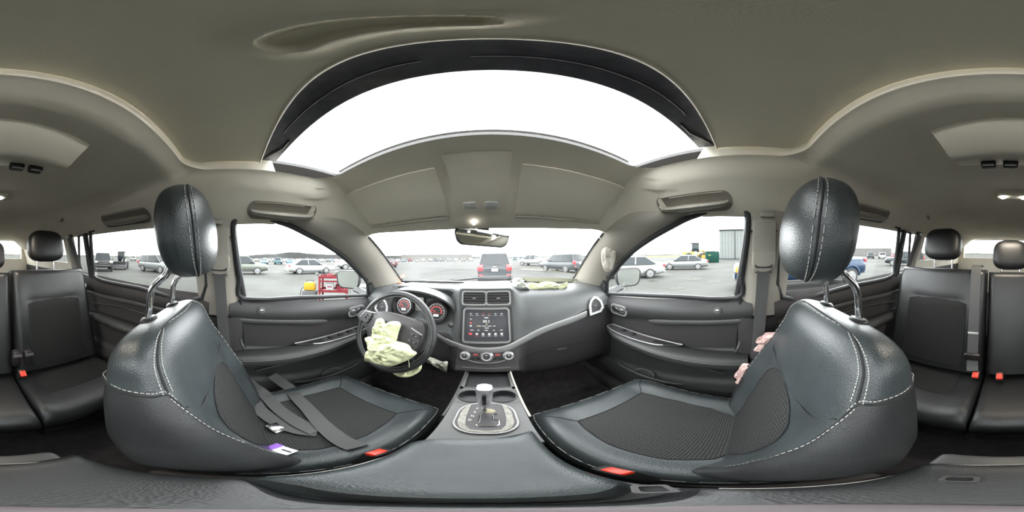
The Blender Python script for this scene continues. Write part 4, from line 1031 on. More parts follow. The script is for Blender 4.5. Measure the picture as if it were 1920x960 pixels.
    mb = MB(); dashes(smooth_path([P(ang(a), t + .014, .0012) for a, t in low], 16), mb); dashes(smooth_path([P(ang(a), t - .010, .0012) for a, t in low[6:]], 16), mb)
    part('stitching', mb, M['stitch'], back, 'pale stitching along the side panel')
    # yoke seam across the shoulders
    part('yoke_seam', MB().tube(smooth_path([P(ang(a), t, .0003) for a, t in ((44, .72), (60, .66), (75, .64), (90, .635), (105, .64), (120, .66), (136, .72))], 6), .0018, 6), M['seam'], back)
    # side panel of darker leather inside the lower bolster
    # -------------------------------------------------- cushion
    Y0, Y1 = -.02 + yo, .540 + yo
    def cw(u): return pl([(0, .225), (.3, .242), (.8, .244), (1, .240)], u)
    def ctop(u): return -.705 + .032 * ss(0, .75, u)
    def Q(th, u, dz=0.0):
        f = 1.0; y = lerp(Y0, Y1, u)
        if u > .86: q = (u - .86) / .14; f = math.sqrt(max(0, 1 - q ** 2.4))
        elif u < .06: q = (.06 - u) / .06; f = math.sqrt(max(0.04, 1 - q ** 2.4))
        w = cw(u) * (.86 + .14 * f); h = .165
        c, s_ = math.cos(th), math.sin(th)
        x = w * sg(c, .56); z = ctop(u) - h / 2 - (1 - f) * .01 + h / 2 * (.2 + .8 * f) * sg(s_, .60)
        if s_ > 0: z += (.036 * ss(.52, .92, abs(x) / w) * (1 - .55 * ss(.7, 1, u)) - .006 * (1 - (x / w) ** 2)) * min(1, s_ ** .5 * 1.2) * f
        return Vector((xs + x, y - .022 * (abs(x) / w) ** 3 * ss(.6, 1, u), z + dz))
    us = [.06 * (1 - math.cos(PI / 2 * k / 6)) for k in range(6)] + [.06 + .8 * k / 22 for k in range(22)] + [.86 + .14 * math.sin(PI / 2 * k / 12) for k in range(13)]
    cush = part('seat_cushion', MB().loft([[Q(th, min(.9996, u)) for th in ths] for u in us]), M['leather'], seat, sharp=60)
    rows = []
    for i in range(25):
        u = .14 + .62 * i / 24; hw = pl([(.14, .06), (.18, .115), (.3, .145), (.5, .150), (.7, .140), (.76, .134)], u); row = []
        for j in range(17):
            x = -hw + 2 * hw * j / 16; w = cw(u); cc = (abs(x) / w) ** (1 / .56); th = math.acos(min(1, cc)); th = th if x >= 0 else PI - th
            row.append(Q(th, u, .0018))
        rows.append(row)
    part('cloth_insert', MB().grid(rows), M['mesh'], cush, 'dotted grey cloth insert')
    brd = rows[0] + [r[-1] for r in rows] + rows[-1][::-1] + [r[0] for r in rows[::-1]]
    part('insert_seam', MB().tube(brd, .0024, 6), M['seam'], cush)
    for sd in (-1, 1):       # seams from the insert's front corners to the cushion's front corners
        a = rows[-1][0 if sd < 0 else -1]
        def top_at(x, u):
            w = cw(u); cc = (abs(x) / w) ** (1 / .56); th = math.acos(min(1, cc)); return Q(th if x >= 0 else PI - th, u, .0006)
        part('corner_seam', MB().tube(smooth_path([top_at(sd * .134, .76), top_at(sd * .165, .82), top_at(sd * .190, .86), top_at(sd * .212, .89)], 6), .0018, 6), M['seam'], cush)
    edge = smooth_path([Q(math.radians(20), u, .001) for u in (.05, .25, .5, .75, .86, .93)] + [Q(math.radians(35), .975, .001), Q(math.radians(90), .982, .001), Q(math.radians(145), .975, .001)] + [Q(math.radians(160), u, .001) for u in (.93, .86, .75, .5, .25, .05)], 6)
    part('piping', MB().tube(edge, .0022, 6), M['leather2'], cush)
    mb = MB(); dashes([p + Vector((0, 0, .006)) for p in smooth_path(edge, 2)], mb, .0007, 4)
    part('stitching', mb, M['stitch'], cush)
    # -------------------------------------------------- headrest on two bent posts
    hc = Vector((xs, -.110 + yo, .064 if s < 0 else .050)); HR = Matrix.Rotation(math.radians(8), 3, 'X')
    def hfn(p):
        k = 1 - .10 * ss(0, .12, p.z) - .06 * ss(0, -.12, p.z)
        return Vector((p.x * k, p.y * (1 - .10 * ss(-.02, .12, abs(p.z))) - .12 * (p.x * p.x) / .14 * (1 if p.y > 0 else -.2), p.z))
    hr = part('headrest', MB().ellipsoid(hc, (.138, .064, .110), e=3.1, nu=64, nv=40, rot=HR, fn=hfn), M['leather'], seat, sharp=80)
    def hs(th, ph, off=.001):
        q = 2 / 3.1; r = (.138 + off, .064 + off, .110 + off)
        p = Vector((r[0] * sg(math.cos(ph), q) * sg(math.cos(th), q), r[1] * sg(math.cos(ph), q) * sg(math.sin(th), q), r[2] * sg(math.sin(ph), q)))
        return HR @ hfn(p) + hc
    for sd in (0, 1):
        th = lambda d: math.radians(d) if sd == 0 else math.radians(180 - d)
        for d, mt, rr in ((38, 'seam', .0022),):
            part('seam', MB().tube([hs(th(d), -PI / 2 * .93 + PI * .93 * k / 40, .0002) for k in range(41)], rr, 6), M[mt], hr)
        mb = MB()
        for d in (31, 45): dashes([hs(th(d), -PI / 2 * .88 + PI * .88 * k / 90, .0008) for k in range(91)], mb, .0010, 3)
        part('stitching', mb, M['stitch'], hr, 'pale double stitching')
    for sd in (-1, 1):
        px_ = xs + sd * .073; by = -.188 + yo
        hit = BK.ray_cast(Vector((px_, by, .3)), Vector((0, 0, -1)))[0]; base = Vector((px_, by, hit.z + .006))
        pth = smooth_path([base + Vector((0, -.004, -.02)), base + Vector((0, .000, .03)), base + Vector((0, .002, .058)), base + Vector((0, .012, .080)), base + Vector((0, .030, .098)), base + Vector((0, .046, .118)), hc + Vector((sd * .073, -.005, -.01))], 6)
        post = part('headrest_post', MB().tube(pth, .0082, 14), M['chrome'], hr, 'bent chrome post')
        part('post_collar', MB().lathe([(.026, -.012), (.026, .002), (.021, .007), (.011, .009), (.009, .006)], base + Vector((0, -.001, -.006)), (0, -.22, 1), 28, e=(1, 0, 0)).xf(lambda p: Vector((p.x, (p.y - base.y) * .72 + base.y, p.z))), M['black'], hr)
    # -------------------------------------------------- base, recliner cover, buckle
    mb = MB().box((xs, .22 + yo, -.90), (.40, .46, .14), bevel=.02)
    part('seat_base', mb, M['black'], seat)
    for sd in (-1, 1): part('seat_rail', MB().box((xs + sd * .17, .2 + yo, -.985), (.04, .62, .03), bevel=.005), M['carpet'], seat)
    part('side_cover', MB().box((xs + s * .235, .12 + yo, -.80), (.03, .40, .10), bevel=.012), M['door_low'], seat)
    part('side_cover', MB().box((xs - s * .228, .08 + yo, -.80), (.03, .34, .10), bevel=.012), M['door_low'], seat)
    bx = xs - s * .238; bp = Vector((bx, (.185 if s < 0 else .115), -.632))
    bk = part('buckle', MB().box(bp + Vector((0, 0, -.04)), (.026, .052, .085), Matrix.Rotation(-.35, 3, 'X'), bevel=.006), M['black'], seat)
    part('release_button', MB().box(bp + Vector((0, .006, .002)), (.018, .034, .014), Matrix.Rotation(-.35, 3, 'X'), bevel=.003), M['red'], bk, 'red release button')
    return seat, P, Q, top_at

seat_d, PD, QD, topD = make_front_seat(-.372, -1, 0.0, 'driver_seat', 'black leather driver seat behind the steering wheel, belt lying across its cushion')
seat_p, PP, QP, topP = make_front_seat(.372, 1, -.032, 'passenger_seat', 'black leather front passenger seat with torn pink airbag at its door side')

# burst side airbag along the passenger backrest's door-side edge
def edge_bag(t0, t1, w, seed, label):
    e = [PP(math.radians(a), t, .001) for a, t in [(lerp(36, 32, k / 6), lerp(t0, t1, k / 6)) for k in range(7)]]
    r_ = random.Random(seed)
    o = [p + Vector((-.004, -.004, 0)) for p in e] + [p + Vector((.006, w * r_.uniform(.5, 1.25), w * .25 * r_.uniform(-1, 1))) for p in e[::-1]]
    m_ = MB().pillow(smooth_path(o, 4, True), (-.8, .5, .1), .009, amp=.007, seed=seed, scale=55)
    return solo('side_airbag', m_, M['airbag_p'], label, 'airbag', 'deflated airbags', sharp=180)
edge_bag(.72, .54, .036, 51, 'torn pink-white side airbag bulging from the upper passenger backrest edge')
edge_bag(.42, .20, .024, 57, 'ragged pink strip of side airbag low on the passenger backrest edge')

# =================================================================== SEAT BELTS
for s in (-1, 1):
    nm = 'driver' if s < 0 else 'front passenger'
    b = thing('seat_belt', 'grey seat belt hanging from the pillar beside the %s seat' % nm, 'seat belt', (s * .66, -.06, -.9), 'front seat belts')
    path = smooth_path([(s * .628, -.062, -.045), (s * .640, -.055, -.16), (s * .650, -.045, -.30), (s * .655, -.03, -.50), (s * .66, .0, -.80)], 6)
    part('webbing', MB().ribbon(path, (0, 1, .08), .046, .0022), M['belt'], b)
    part('belt_loop', MB().frame([(s * .622, -.062 + a, -.040 + c) for a, c in rrect(.064, .026, .008, 3)], [(s * .622, -.062 + a, -.040 + c) for a, c in rrect(.050, .012, .004, 3)], (s * .006, 0, 0)), M['black'], b)
    part('anchor_hook', MB().tube(smooth_path([(s * .664, .03, -.38), (s * .645, .035, -.395), (s * .645, .045, -.42), (s * .665, .05, -.43)], 4), .006, 8), M['console'], b)
lap = thing('loose_belt', 'slack grey seat belt lying folded across the driver cushion', 'seat belt', (-.40, .15, -.66))
def on_c(x, u, dz=.013): return topD(x, u) + Vector((0, 0, dz))
pa = smooth_path([(-.652, .03, -.60), (-.608, .07, -.628), on_c(-.20, .24), on_c(-.10, .29), on_c(.0, .335), on_c(.07, .37)], 6)
part('webbing', MB().ribbon(pa, (.25, .9, 0), .046, .0022), M['belt'], lap)
pb = smooth_path([on_c(.07, .37, .008), on_c(.04, .31, .010), on_c(-.02, .25, .010), on_c(-.09, .20, .012), on_c(-.15, .17, .012)], 6)
part('webbing', MB().ribbon(pb, (.3, .9, 0), .046, .0022), M['belt'], lap)
pc = smooth_path([(-.64, .16, -.60), on_c(-.232, .44, .01), on_c(-.16, .43), on_c(-.06, .44), on_c(.05, .42), on_c(.14, .40), on_c(.19, .39)], 6)
part('webbing', MB().ribbon(pc, (.2, .9, 0), .047, .0022), M['belt'], lap)
part('belt_tongue', MB().box(on_c(.01, .225, .012), (.05, .035, .006), Matrix.Rotation(.3, 3, 'Z'), bevel=.002), M['chrome'], lap, 'metal tongue')
tg = thing('paper_tag', 'small white tag with violet edge lying on the driver cushion', 'tag', (-.25, .10, -.69))
tp_ = on_c(.128, .19, .016)
part('tag_sheet', MB().box(tp_, (.045, .034, .003), Matrix.Rotation(.5, 3, 'Z'), bevel=.001), mat('white_tag', (.8, .8, .85), .6), tg)
part('tag_edge', MB().box(tp_ + Vector((-.020, -.010, .0008)), (.020, .036, .003), Matrix.Rotation(.5, 3, 'Z'), bevel=.001), mat('violet_print', (.20, .07, .42), .5), tg)
part('tag_print', MB().box(tp_ + Vector((.006, .006, .0018)), (.022, .006, .001), Matrix.Rotation(.5, 3, 'Z')), M['black'], tg)

# =================================================================== REAR SEATS
def rear_seat(name, label, xc, hw, insert, hr_x, hr_hw, center=False):
    st = thing(name, label, 'car seat', (xc, -.62, -1.0), 'second-row seats')
    sg = lambda v, p: math.copysign(abs(v) ** p, v)
    B0 = Vector((xc, -.765, -.66)); T0 = Vector((xc, -.905, -.088 if not center else -.10)); A = T0 - B0; Ln = A.length; A.normalize(); NF = Vector((0, A.z, -A.y))
    def P(x, t, off=0, back=False):
        e = min(1, (hw - abs(x)) / .03); f = math.sqrt(max(0, 1 - (1 - e) ** 2)); g = 1 if t < .94 else math.sqrt(max(0, 1 - ((t - .94) / .06) ** 2))
        n = (.052 * f * g + (.014 * ss(.55, .95, abs(x) / hw) * f if not center else .004 * (1 - (x / hw) ** 2)) * (1 - ss(.7, 1, t)) - (.010 * math.exp(-((t - .70) / .02) ** 2) if not center and insert and abs(x) < insert else 0)) if not back else -.055
        return B0 + A * Ln * (t - .0) + Vector((x, 0, 0)) + NF * (n + off)
    xs_ = [-hw + 2 * hw * (.5 - .5 * math.cos(PI * j / 28)) for j in range(29)]
    ts = [.94 * k / 30 for k in range(30)] + [.94 + .06 * math.sin(PI / 2 * k / 8) for k in range(9)]
    mb = MB().grid([[P(x, t) for x in xs_] for t in ts])
    bk_ = [[P(x, t, 0, True) for x in xs_] for t in (0, 1)]
    mb.grid(bk_); mb.grid([[P(x, 1) for x in xs_], bk_[1]]); mb.grid([[P(xs_[0], t) for t in ts], [P(xs_[0], t, 0, True) for t in ts]]); mb.grid([[P(xs_[-1], t) for t in ts], [P(xs_[-1], t, 0, True) for t in ts]])
    back = part('backrest', mb, M['leather3'], st, sharp=50)
    if insert:
        rows = [[P(x, t, .0016) for x in [-insert + 2 * insert * j / 16 for j in range(17)]] for t in [0]]
        rows = [[P(-insert + 2 * insert * j / 16, lerp(.06, .665 + .045 * (1 - (2 * j / 16 - 1) ** 2), i / 20), .0016) for j in range(17)] for i in range(21)]
        part('cloth_insert', MB().grid(rows), M['mesh_rear_b'], back, 'dark cloth insert')
        arc = [P(-insert + 2 * insert * j / 16, .67 + .045 * (1 - (2 * j / 16 - 1) ** 2), .001) for j in range(17)]
        part('seam', MB().tube([r[0] for r in rows] + arc + [r[-1] for r in rows[::-1]], .0026, 6), M['seam'], back)
    # cushion
    yb, yf = -.80, -.385
    def Q(x, u, off=0):
        e = min(1, (hw - abs(x)) / .03); f = math.sqrt(max(0, 1 - (1 - e) ** 2)); y = lerp(yb, yf, u)
        g = 1 if u < .80 else math.sqrt(max(0, 1 - ((u - .80) / .20) ** 2.2))
        z = -.735 + .020 * ss(0, .7, u) + (.055 * g - .055) + .012 * f * g + (.016 * ss(.55, .95, abs(x) / hw) * f * g if not center else 0)
        return Vector((xc + x, y, z + off + .03))
    us = [.8 * k / 18 for k in range(18)] + [.8 + .2 * math.sin(PI / 2 * k / 10) for k in range(11)]
    mb = MB().grid([[Q(x, u) for x in xs_] for u in us])
    lowr = [[Vector((p.x, p.y, -.90)) for p in r] for r in ([Q(x, 0) for x in xs_], [Q(x, 1) for x in xs_])]
    mb.grid([[Q(x, 1) for x in xs_], [Vector((xc + x, yf - .015, -.80)) for x in xs_], [Vector((xc + x, yf - .05, -.84)) for x in xs_]])
    for sd in (0, -1): mb.grid([[Q(xs_[sd], u) for u in us], [Vector((xc + xs_[sd], lerp(yb, yf, u), -.84)) for u in us]])
    cu = part('seat_cushion', mb, M['leather3'], st, sharp=50)
    if insert:
        rows = [[Q(x, u, .002) for x in [-insert + 2 * insert * j / 16 for j in range(17)]] for u in [.10 + .52 * i / 14 for i in range(15)]]
        part('cloth_insert', MB().grid(rows), M['mesh_rear'], cu, 'dark cloth insert')
        part('seam', MB().tube([r[0] for r in rows] + rows[-1] + [r[-1] for r in rows[::-1]], .0024, 6), M['seam'], cu)
    part('seat_base', MB().box((xc, -.64, -.92), (hw * 1.85, .38, .16), bevel=.02), M['carpet'], st)
    # headrest
    hz = .058 if not center else -.005; hh = .098 if not center else .085
    hc = Vector((hr_x, -.955, hz)); HR = Matrix.Rotation(math.radians(10), 3, 'X')
    h = part('headrest', MB().ellipsoid(hc, (hr_hw, .058, hh), e=3.4, nu=48, nv=28, rot=HR, fn=lambda p: Vector((p.x * (1 - .07 * ss(0, .1, p.z)), p.y, p.z))), M['leather3'], st, sharp=80)
    for sd in (-1, 1): part('headrest_post', MB().cyl((hr_x + sd * hr_hw * .50, -.952, -.115), (hr_x + sd * hr_hw * .50, -.955, hz - .05), .0060, n=12), M['chrome'], h)
    return st
M['mesh_rear'] = mesh_cloth('dark_seat_cloth', (.009, .009, .009), (.022, .022, .0215), 190)
M['mesh_rear_b'] = mesh_cloth('dark_backrest_cloth', (.009, .009, .009), (.022, .022, .0215), 190, -1.3)
rear_seat('rear_seat', 'black second-row seat behind the driver seat, headrest raised', -.385, .235, .155, -.385, .118)
rear_seat('rear_seat', 'narrow middle second-row seat with low headrest', -.018, .122, None, -.018, .105, True)
rear_seat('rear_seat', 'black second-row seat behind the passenger seat, belt buckled to its inner edge', .378, .265, .165, .395, .118)
# middle armrest bolster folded in the backrest
# inner buckles and belts of the second row
for bx, nm in ((-.165, 'behind the driver seat'), (.135, 'between the middle and right cushions'), (.035, 'at the middle cushion')):
    b = thing('rear_buckle', 'black seat belt buckle with red button standing %s' % nm, 'buckle', (bx, -.70, -.70), 'second-row buckles')
    part('buckle_body', MB().box((bx, -.690, -.655), (.034, .045, .09), Matrix.Rotation(-.4, 3, 'X'), bevel=.007), M['black'], b)
    part('release_button', MB().box((bx, -.663, -.618), (.026, .034, .016), Matrix.Rotation(-.4, 3, 'X'), bevel=.003), M['red'], b, 'red button')
for hx in (-.205, -.150):
    hg = thing('hinge_cover', 'black hinge cover low between the second-row backrests, ' + ('nearer the door' if hx < -.2 else 'nearer the middle seat'), 'hinge', (hx, -.74, -.60), 'backrest hinges')
    part('shell', MB().box((hx, -.735, -.555), (.045, .05, .10), bevel=.016), M['black'], hg)
    part('pin', MB().cyl((hx - .02, -.708, -.525), (hx + .02, -.708, -.525), .012, n=14), M['dash_low'], hg)
rb = thing('rear_belt', 'grey seat belt running down the right second-row backrest to its buckle', 'seat belt', (.165, -.78, -.6))
pth = smooth_path([(.165, -.950, -.075), (.165, -.860, -.062), (.164, -.812, -.12), (.162, -.752, -.38), (.158, -.712, -.54), (.150, -.675, -.60)], 6)
part('webbing', MB().ribbon(pth, (1, 0, 0), .05, .0025), M['belt'], rb)
part('belt_tongue', MB().box((.158, -.706, -.525), (.075, .02, .05), Matrix.Rotation(-.25, 3, 'X'), bevel=.008), M['black'], rb, 'black tongue plate')
part('belt_label', MB().box((.162, -.745, -.40), (.05, .003, .012), Matrix.Rotation(-.25, 3, 'X')), M['print'], rb)
for s in (-1, 1):
    ob = thing('rear_belt', 'grey seat belt slung from the pillar beside the %s second-row headrest' % ('left' if s < 0 else 'right'), 'seat belt', (s * .64, -1.0, -.3), 'outer second-row belts')
    part('webbing', MB().ribbon(smooth_path([(s * .600, -1.02, .13), (s * .618, -.955, .0), (s * .640, -.90, -.16), (s * .655, -.85, -.40), (s * .66, -.80, -.64)], 6), (0, 1, .3), .046, .0025), M['belt'], ob)
    part('belt_guide', MB().box((s * .606, -1.02, .135), (.02, .06, .04), Matrix.Rotation(-s * .25, 3, 'Y'), bevel=.006), M['black'], ob)
    part('belt_catch', MB().box((s * .640, -.885, -.20), (.012, .05, .022), bevel=.004), M['print'], ob)
# parcel area behind the second row
cg = MB().box((0, -1.72, -.62), (1.38, 1.35, .10), bevel=.03)
solo('cargo_floor', cg, M['carpet'], 'dark carpeted load floor behind the second-row seats', 'load floor')
# =================================================================== OUTSIDE: the lot
GZ = -1.5
def gpt(px, py): return atz(px, py, GZ)
def at_lon(px, D): lon = (px - 920) * K; return Vector((CAMX + D * math.sin(lon), D * math.cos(lon), GZ))
OUT = .50
def omat(name, col, *a, **k): return mat(name, tuple(c * OUT for c in col), *a, **{'spec': .08, **k})
gm = mat('worn_concrete', (.088, .088, .083), .85, spec=.02, bump=(3, .2)); nt = gm.node_tree; N, L = nt.nodes, nt.links
co = N.new('ShaderNodeTexCoord'); n1 = N.new('ShaderNodeTexNoise'); n1.inputs['Scale'].default_value = .22; n1.inputs['Detail'].default_value = 8; n1.inputs['Roughness'].default_value = .65
mp = N.new('ShaderNodeMapping'); mp.inputs['Scale'].default_value = (1, 1, 1)
r1 = N.new('ShaderNodeValToRGB'); r1.color_ramp.elements[0].position = .36; r1.color_ramp.elements[1].position = .60
r1.color_ramp.elements[0].color = (.038, .038, .0355, 1); r1.color_ramp.elements[1].color = (.053, .054, .0512, 1)
L.new(co.outputs['Object'], mp.inputs['Vector']); L.new(mp.outputs['Vector'], n1.inputs['Vector']); L.new(n1.outputs['Fac'], r1.inputs['Fac']); L.new(r1.outputs['Color'], N['Principled BSDF'].inputs['Base Color'])
rings = [0.02, 6, 20, 60, 200, 900]
mb = MB().grid([[(r * math.cos(2 * PI * k / 48), r * math.sin(2 * PI * k / 48), GZ) for k in range(48)] for r in rings], closed_u=True)
struct('ground', mb, gm, loc=(0, 0, GZ))
stain = omat('dark_stain', (.055, .053, .045), .7, vary=(3, .3))
for i, (px, py, rx, ry) in enumerate([(1268, 540, .35, .16), (1300, 523, .6, .25), (1340, 528, .4, .2), (1225, 527, .3, .16), (520, 510, .7, .3), (575, 522, .5, .2)]):
    p = gpt(px, py)
    o = [(p.x + rx * (1 + .35 * noise.noise(Vector((k * .7, i * 3.1, 0)))) * math.cos(2 * PI * k / 20), p.y + rx * 1.0 * (1 + .35 * noise.noise(Vector((k * .9, i * 2.1, 5)))) * math.sin(2 * PI * k / 20), GZ + .001) for k in range(20)]
    struct('ground_stain', MB().prism(o, (0, 0, .003)), stain)

# ------------------------------------------------------------------ cars
def wheel(r, w):
    t = MB().lathe([(r * .66, -w / 2), (r * .92, -w / 2), (r, -w * .34), (r, w * .34), (r * .92, w / 2), (r * .66, w / 2), (r * .64, w * .3), (0.01, w * .2)], (0, 0, 0), (1, 0, 0), 24)
    q = MB().lathe([(r * .66, w * .50), (r * .66, w * .30), (r * .60, w * .42), (r * .58, w * .16), (.01, w * .16)], (0, 0, 0), (1, 0, 0), 24)
    for k in range(5):
        a = 2 * PI * k / 5; d = Vector((0, math.cos(a), math.sin(a)))
        q.tube([d * r * .06 + Vector((w * .42, 0, 0)), d * r * .60 + Vector((w * .38, 0, 0))], [r * .13, r * .10], 6)
    q.lathe([(r * .14, w * .3), (r * .14, w * .5), (0, w * .5)], (0, 0, 0), (1, 0, 0), 12)
    return t, q
KINDS = {
    'sedan': dict(L=4.75, W=1.82, top=[(2.37, .62), (2.25, .72), (1.1, .93), (-1.5, .98), (-1.75, 1.05), (-2.25, 1.02), (-2.37, .80)], gh=(1.10, -1.85, .28, -1.10, .94, 1.44), wr=.33, ax=(1.42, -1.36), zb=.20),
    'suv': dict(L=4.7, W=1.86, top=[(2.35, .80), (2.2, .98), (1.15, 1.10), (-2.2, 1.14), (-2.35, .95)], gh=(1.22, -2.28, .55, -2.02, 1.10, 1.72), wr=.36, ax=(1.40, -1.38), zb=.26),
    'pickup': dict(L=6.1, W=2.0, top=[(3.05, .92), (2.9, 1.12), (1.75, 1.24), (-.55, 1.26), (-.75, 1.32), (-3.0, 1.34), (-3.05, .8)], gh=(1.80, -.75, 1.15, -.52, 1.22, 1.86), wr=.41, ax=(2.05, -1.98), zb=.36),
    'jeep': dict(L=4.3, W=1.85, top=[(2.15, .98), (2.08, 1.08), (.95, 1.14), (-2.05, 1.16), (-2.15, .95)], gh=(1.0, -2.1, .78, -2.02, 1.14, 1.84), wr=.42, ax=(1.35, -1.30), zb=.38),
}
def car_meshes(kind, n=24):
    d = KINDS[kind]; Lh, W = d['L'] / 2, d['W'] / 2; top = sorted(d['top'])
    sg = lambda v, p: math.copysign(abs(v) ** p, v)
    ys = [-Lh + .0 + d['L'] * (.5 - .5 * math.cos(PI * k / 36)) for k in range(37)]
    secs = []
    for y in ys:
        e = min(1, (Lh - abs(y)) / .55); f = .80 + .20 * math.sqrt(max(0, 1 - (1 - e) ** 2)); zt = pl(top, y); zb = d['zb'] + .10 * (1 - min(1, (Lh - abs(y)) / .5))
        if (Lh - abs(y)) < 1e-6: zt = lerp(zb, zt, .92)
        zc, h = (zt + zb) / 2, (zt - zb) / 2
        sec = []
        for k in range(n):
            a = 2 * PI * k / n; x = W * f * sg(math.cos(a), .42); z = sg(math.sin(a), .5)
            x *= 1 - .10 * max(0, z) ** 3 - .05 * max(0, -z)
            sec.append((x, y, zc + h * z))
        secs.append(sec)
    body = MB().loft(secs)
    yf, yr, rf, rr_, zb_, zr_ = d['gh']
    def plan(z, grow=0):
        t = max(0, (z - zb_) / (zr_ - zb_)); y0, y1 = lerp(yr, rr_, t ** .9), lerp(yf, rf, t ** .9); w = W * lerp(.93, .74, t) + grow
        o = rrect(2 * w, y1 - y0 + 2 * grow, .16, 4); return [(a, (y0 + y1) / 2 + b, z) for a, b in o]
    gl = MB().loft([plan(lerp(zb_ - .06, zr_ - .03, k / 6)) for k in range(7)])
    rf_ = MB().loft([plan(zr_ - .05, .012), plan(zr_ - .02, .012), [(p[0] * .94, p[1] * 1.0, zr_ + .012) for p in plan(zr_ - .02)], [(p[0] * .5, p[1], zr_ + .028) for p in plan(zr_ - .02, -.1)]])
    for s in (-1, 1):
        for (ya, yb2) in ((yf, rf), (yr, rr_), ((yf + yr) / 2 - .05, (rf + rr_) / 2 - .05)):
            e = .10 if ya != (yf + yr) / 2 - .05 else 0; sy = -1 if ya > 0 and e else 1
            if ya == yr: sy = 1
            rf_.tube([(s * (W * .935 - e * .7), ya + sy * e * .3, zb_ - .02), (s * (W * .74 + .004 - e * .5), yb2 + sy * e * .3, zr_ - .03)], .035, 6)
    return d, body, gl, rf_
def make_car(name, kind, label, pm, loc, rotz, cat='car', group=None, extra=None):
    d, body, gl, rf_ = car_meshes(kind); Lh, W = d['L'] / 2, d['W'] / 2
    t = thing(name, label, cat, loc, group, rotz)
    part('body', body, pm, t, local=True, sharp=50); part('windows', gl, M['cglass'], t, local=True); part('roof', rf_, pm, t, local=True, sharp=50)
    tm, rm_ = wheel(d['wr'], .22)
    for s in (-1, 1):
        for y in d['ax']:
            w = part('wheel', MB().xf(lambda p: p) if 0 else tm, M['tyre'], t, local=True); w.location = (s * (W - .10), y, d['wr']); w.rotation_euler.z = 0 if s > 0 else PI
            part('rim', rm_, M['rim'], w, local=True)
            ar_ = [(s * (W - .02), y + (d['wr'] + .06) * math.cos(a), d['wr'] + .02 + (d['wr'] + .06) * math.sin(a)) for a in [PI * k / 14 for k in range(15)]]
            part('wheel_arch', MB().prism(ar_, (-s * .25, 0, 0)), M['cblack'], t, local=True)
    zt = pl(sorted(d['top']), -Lh + .15)
    for s in (-1, 1):
        part('tail_lamp', MB().box((s * (W * .80), -Lh + .06, zt - .17), (.30, .16, .20 if kind != 'suv' else .34), bevel=.04), M['tail'], t, local=True)
        part('headlamp', MB().box((s * (W * .78), Lh - .10, pl(sorted(d['top']), Lh - .12) - .12), (.34, .22, .16 if kind != 'pickup' else .26), bevel=.04), M['head'], t, local=True)
        part('door_mirror', MB().ellipsoid((s * (W + .08), d['gh'][0] - .35, d['gh'][4] + .08), (.10, .06, .07), nu=12, nv=8), M['cblack'] if kind != 'sedan' else pm, t, local=True)
        part('sill', MB().box((s * (W - .07), 0, d['zb'] + .06), (.10, d['ax'][0] - d['ax'][1] - .9, .10), bevel=.03), M['cblack'], t, local=True)
        for yy in (.25, -.75) if kind != 'pickup' else (.9,):
            part('handle', MB().box((s * (W * .985), yy - .25, d['gh'][4] - .12), (.03, .18, .03), bevel=.01), pm, t, local=True)
    for y in (-Lh + .02, Lh - .02):
        part('bumper', MB().box((0, y, d['zb'] + .22), (W * 1.62, .14, .20), bevel=.05), M['cblack'] if kind in ('suv', 'jeep') else (M['rim'] if kind == 'pickup' else pm), t, local=True)
    part('plate', MB().box((0, -Lh - .01, zt - .28), (.32, .03, .14), bevel=.008), M['print'], t, local=True)
    part('grille', MB().box((0, Lh - .01, d['zb'] + .42), (W * .9, .06, .16), bevel=.02), M['cblack'], t, local=True)
    if extra: extra(t, d)
    return t
P_white = paint('white_paint', (.72, .73, .72)); P_silver = paint('silver_paint', (.42, .44, .44), .5); P_green = paint('grey_green_paint', (.25, .275, .23), .3)
P_black = paint('dark_slate_paint', (.050, .065, .072)); P_blue = paint('dark_blue_paint', (.022, .060, .135), .3); P_grey = paint('grey_paint', (.17, .19, .20), .4); P_red = paint('red_paint', (.42, .03, .04)); P_olive = paint('dark_olive_paint', (.035, .040, .036))
P_maroon = paint('maroon_paint', (.13, .03, .035)); P_teal = paint('teal_paint', (.10, .22, .25)); P_yel = paint('yellow_paint', (.62, .42, .06)); P_tan = paint('tan_paint', (.38, .33, .25)); P_lblue = paint('light_blue_paint', (.15, .30, .50))
make_car('sedan', 'sedan', 'white sedan parked across the lot beyond the driver window, red tail lamp', P_white, at_lon(581, 16.6), math.radians(-6))
make_car('suv', 'suv', 'grey-green SUV nosing out from behind the driver B pillar', P_green, Vector((-15.6, .72, GZ)), math.radians(-3))
def pick_x(t, d):
    part('bed_rail', MB().box((-.96, -1.9, 1.345), (.07, 2.3, .04), bevel=.012), M['cblack'], t, local=True)
    part('turn_lamp', MB().box((-.90, 2.90, .93), (.16, .22, .26), bevel=.04), M['amber'], t, local=True)
    part('fender_flare', MB().tube([(-1.0, -1.98 + .50 * math.cos(a), .43 + .50 * math.sin(a)) for a in [PI * k / 14 for k in range(15)]], .05, 8), P_blue, t, local=True)
    part('chrome_strip', MB().box((-1.005, 0, .75), (.02, 3.0, .05), bevel=.008), M['rim'], t, local=True)
make_car('pickup_truck', 'pickup', 'dark blue pickup truck parked alongside, seen through both passenger-side windows', P_blue, Vector((7.05, -2.55, GZ)), math.radians(2), 'truck', extra=pick_x)
make_car('sedan', 'sedan', 'silver sedan parked in front of the green dumpster', P_silver, at_lon(1283, 16.8), math.radians(19))
make_car('sedan', 'sedan', 'white sedan half hidden behind the passenger door mirror', P_white, at_lon(1178, 11.2), math.radians(43))
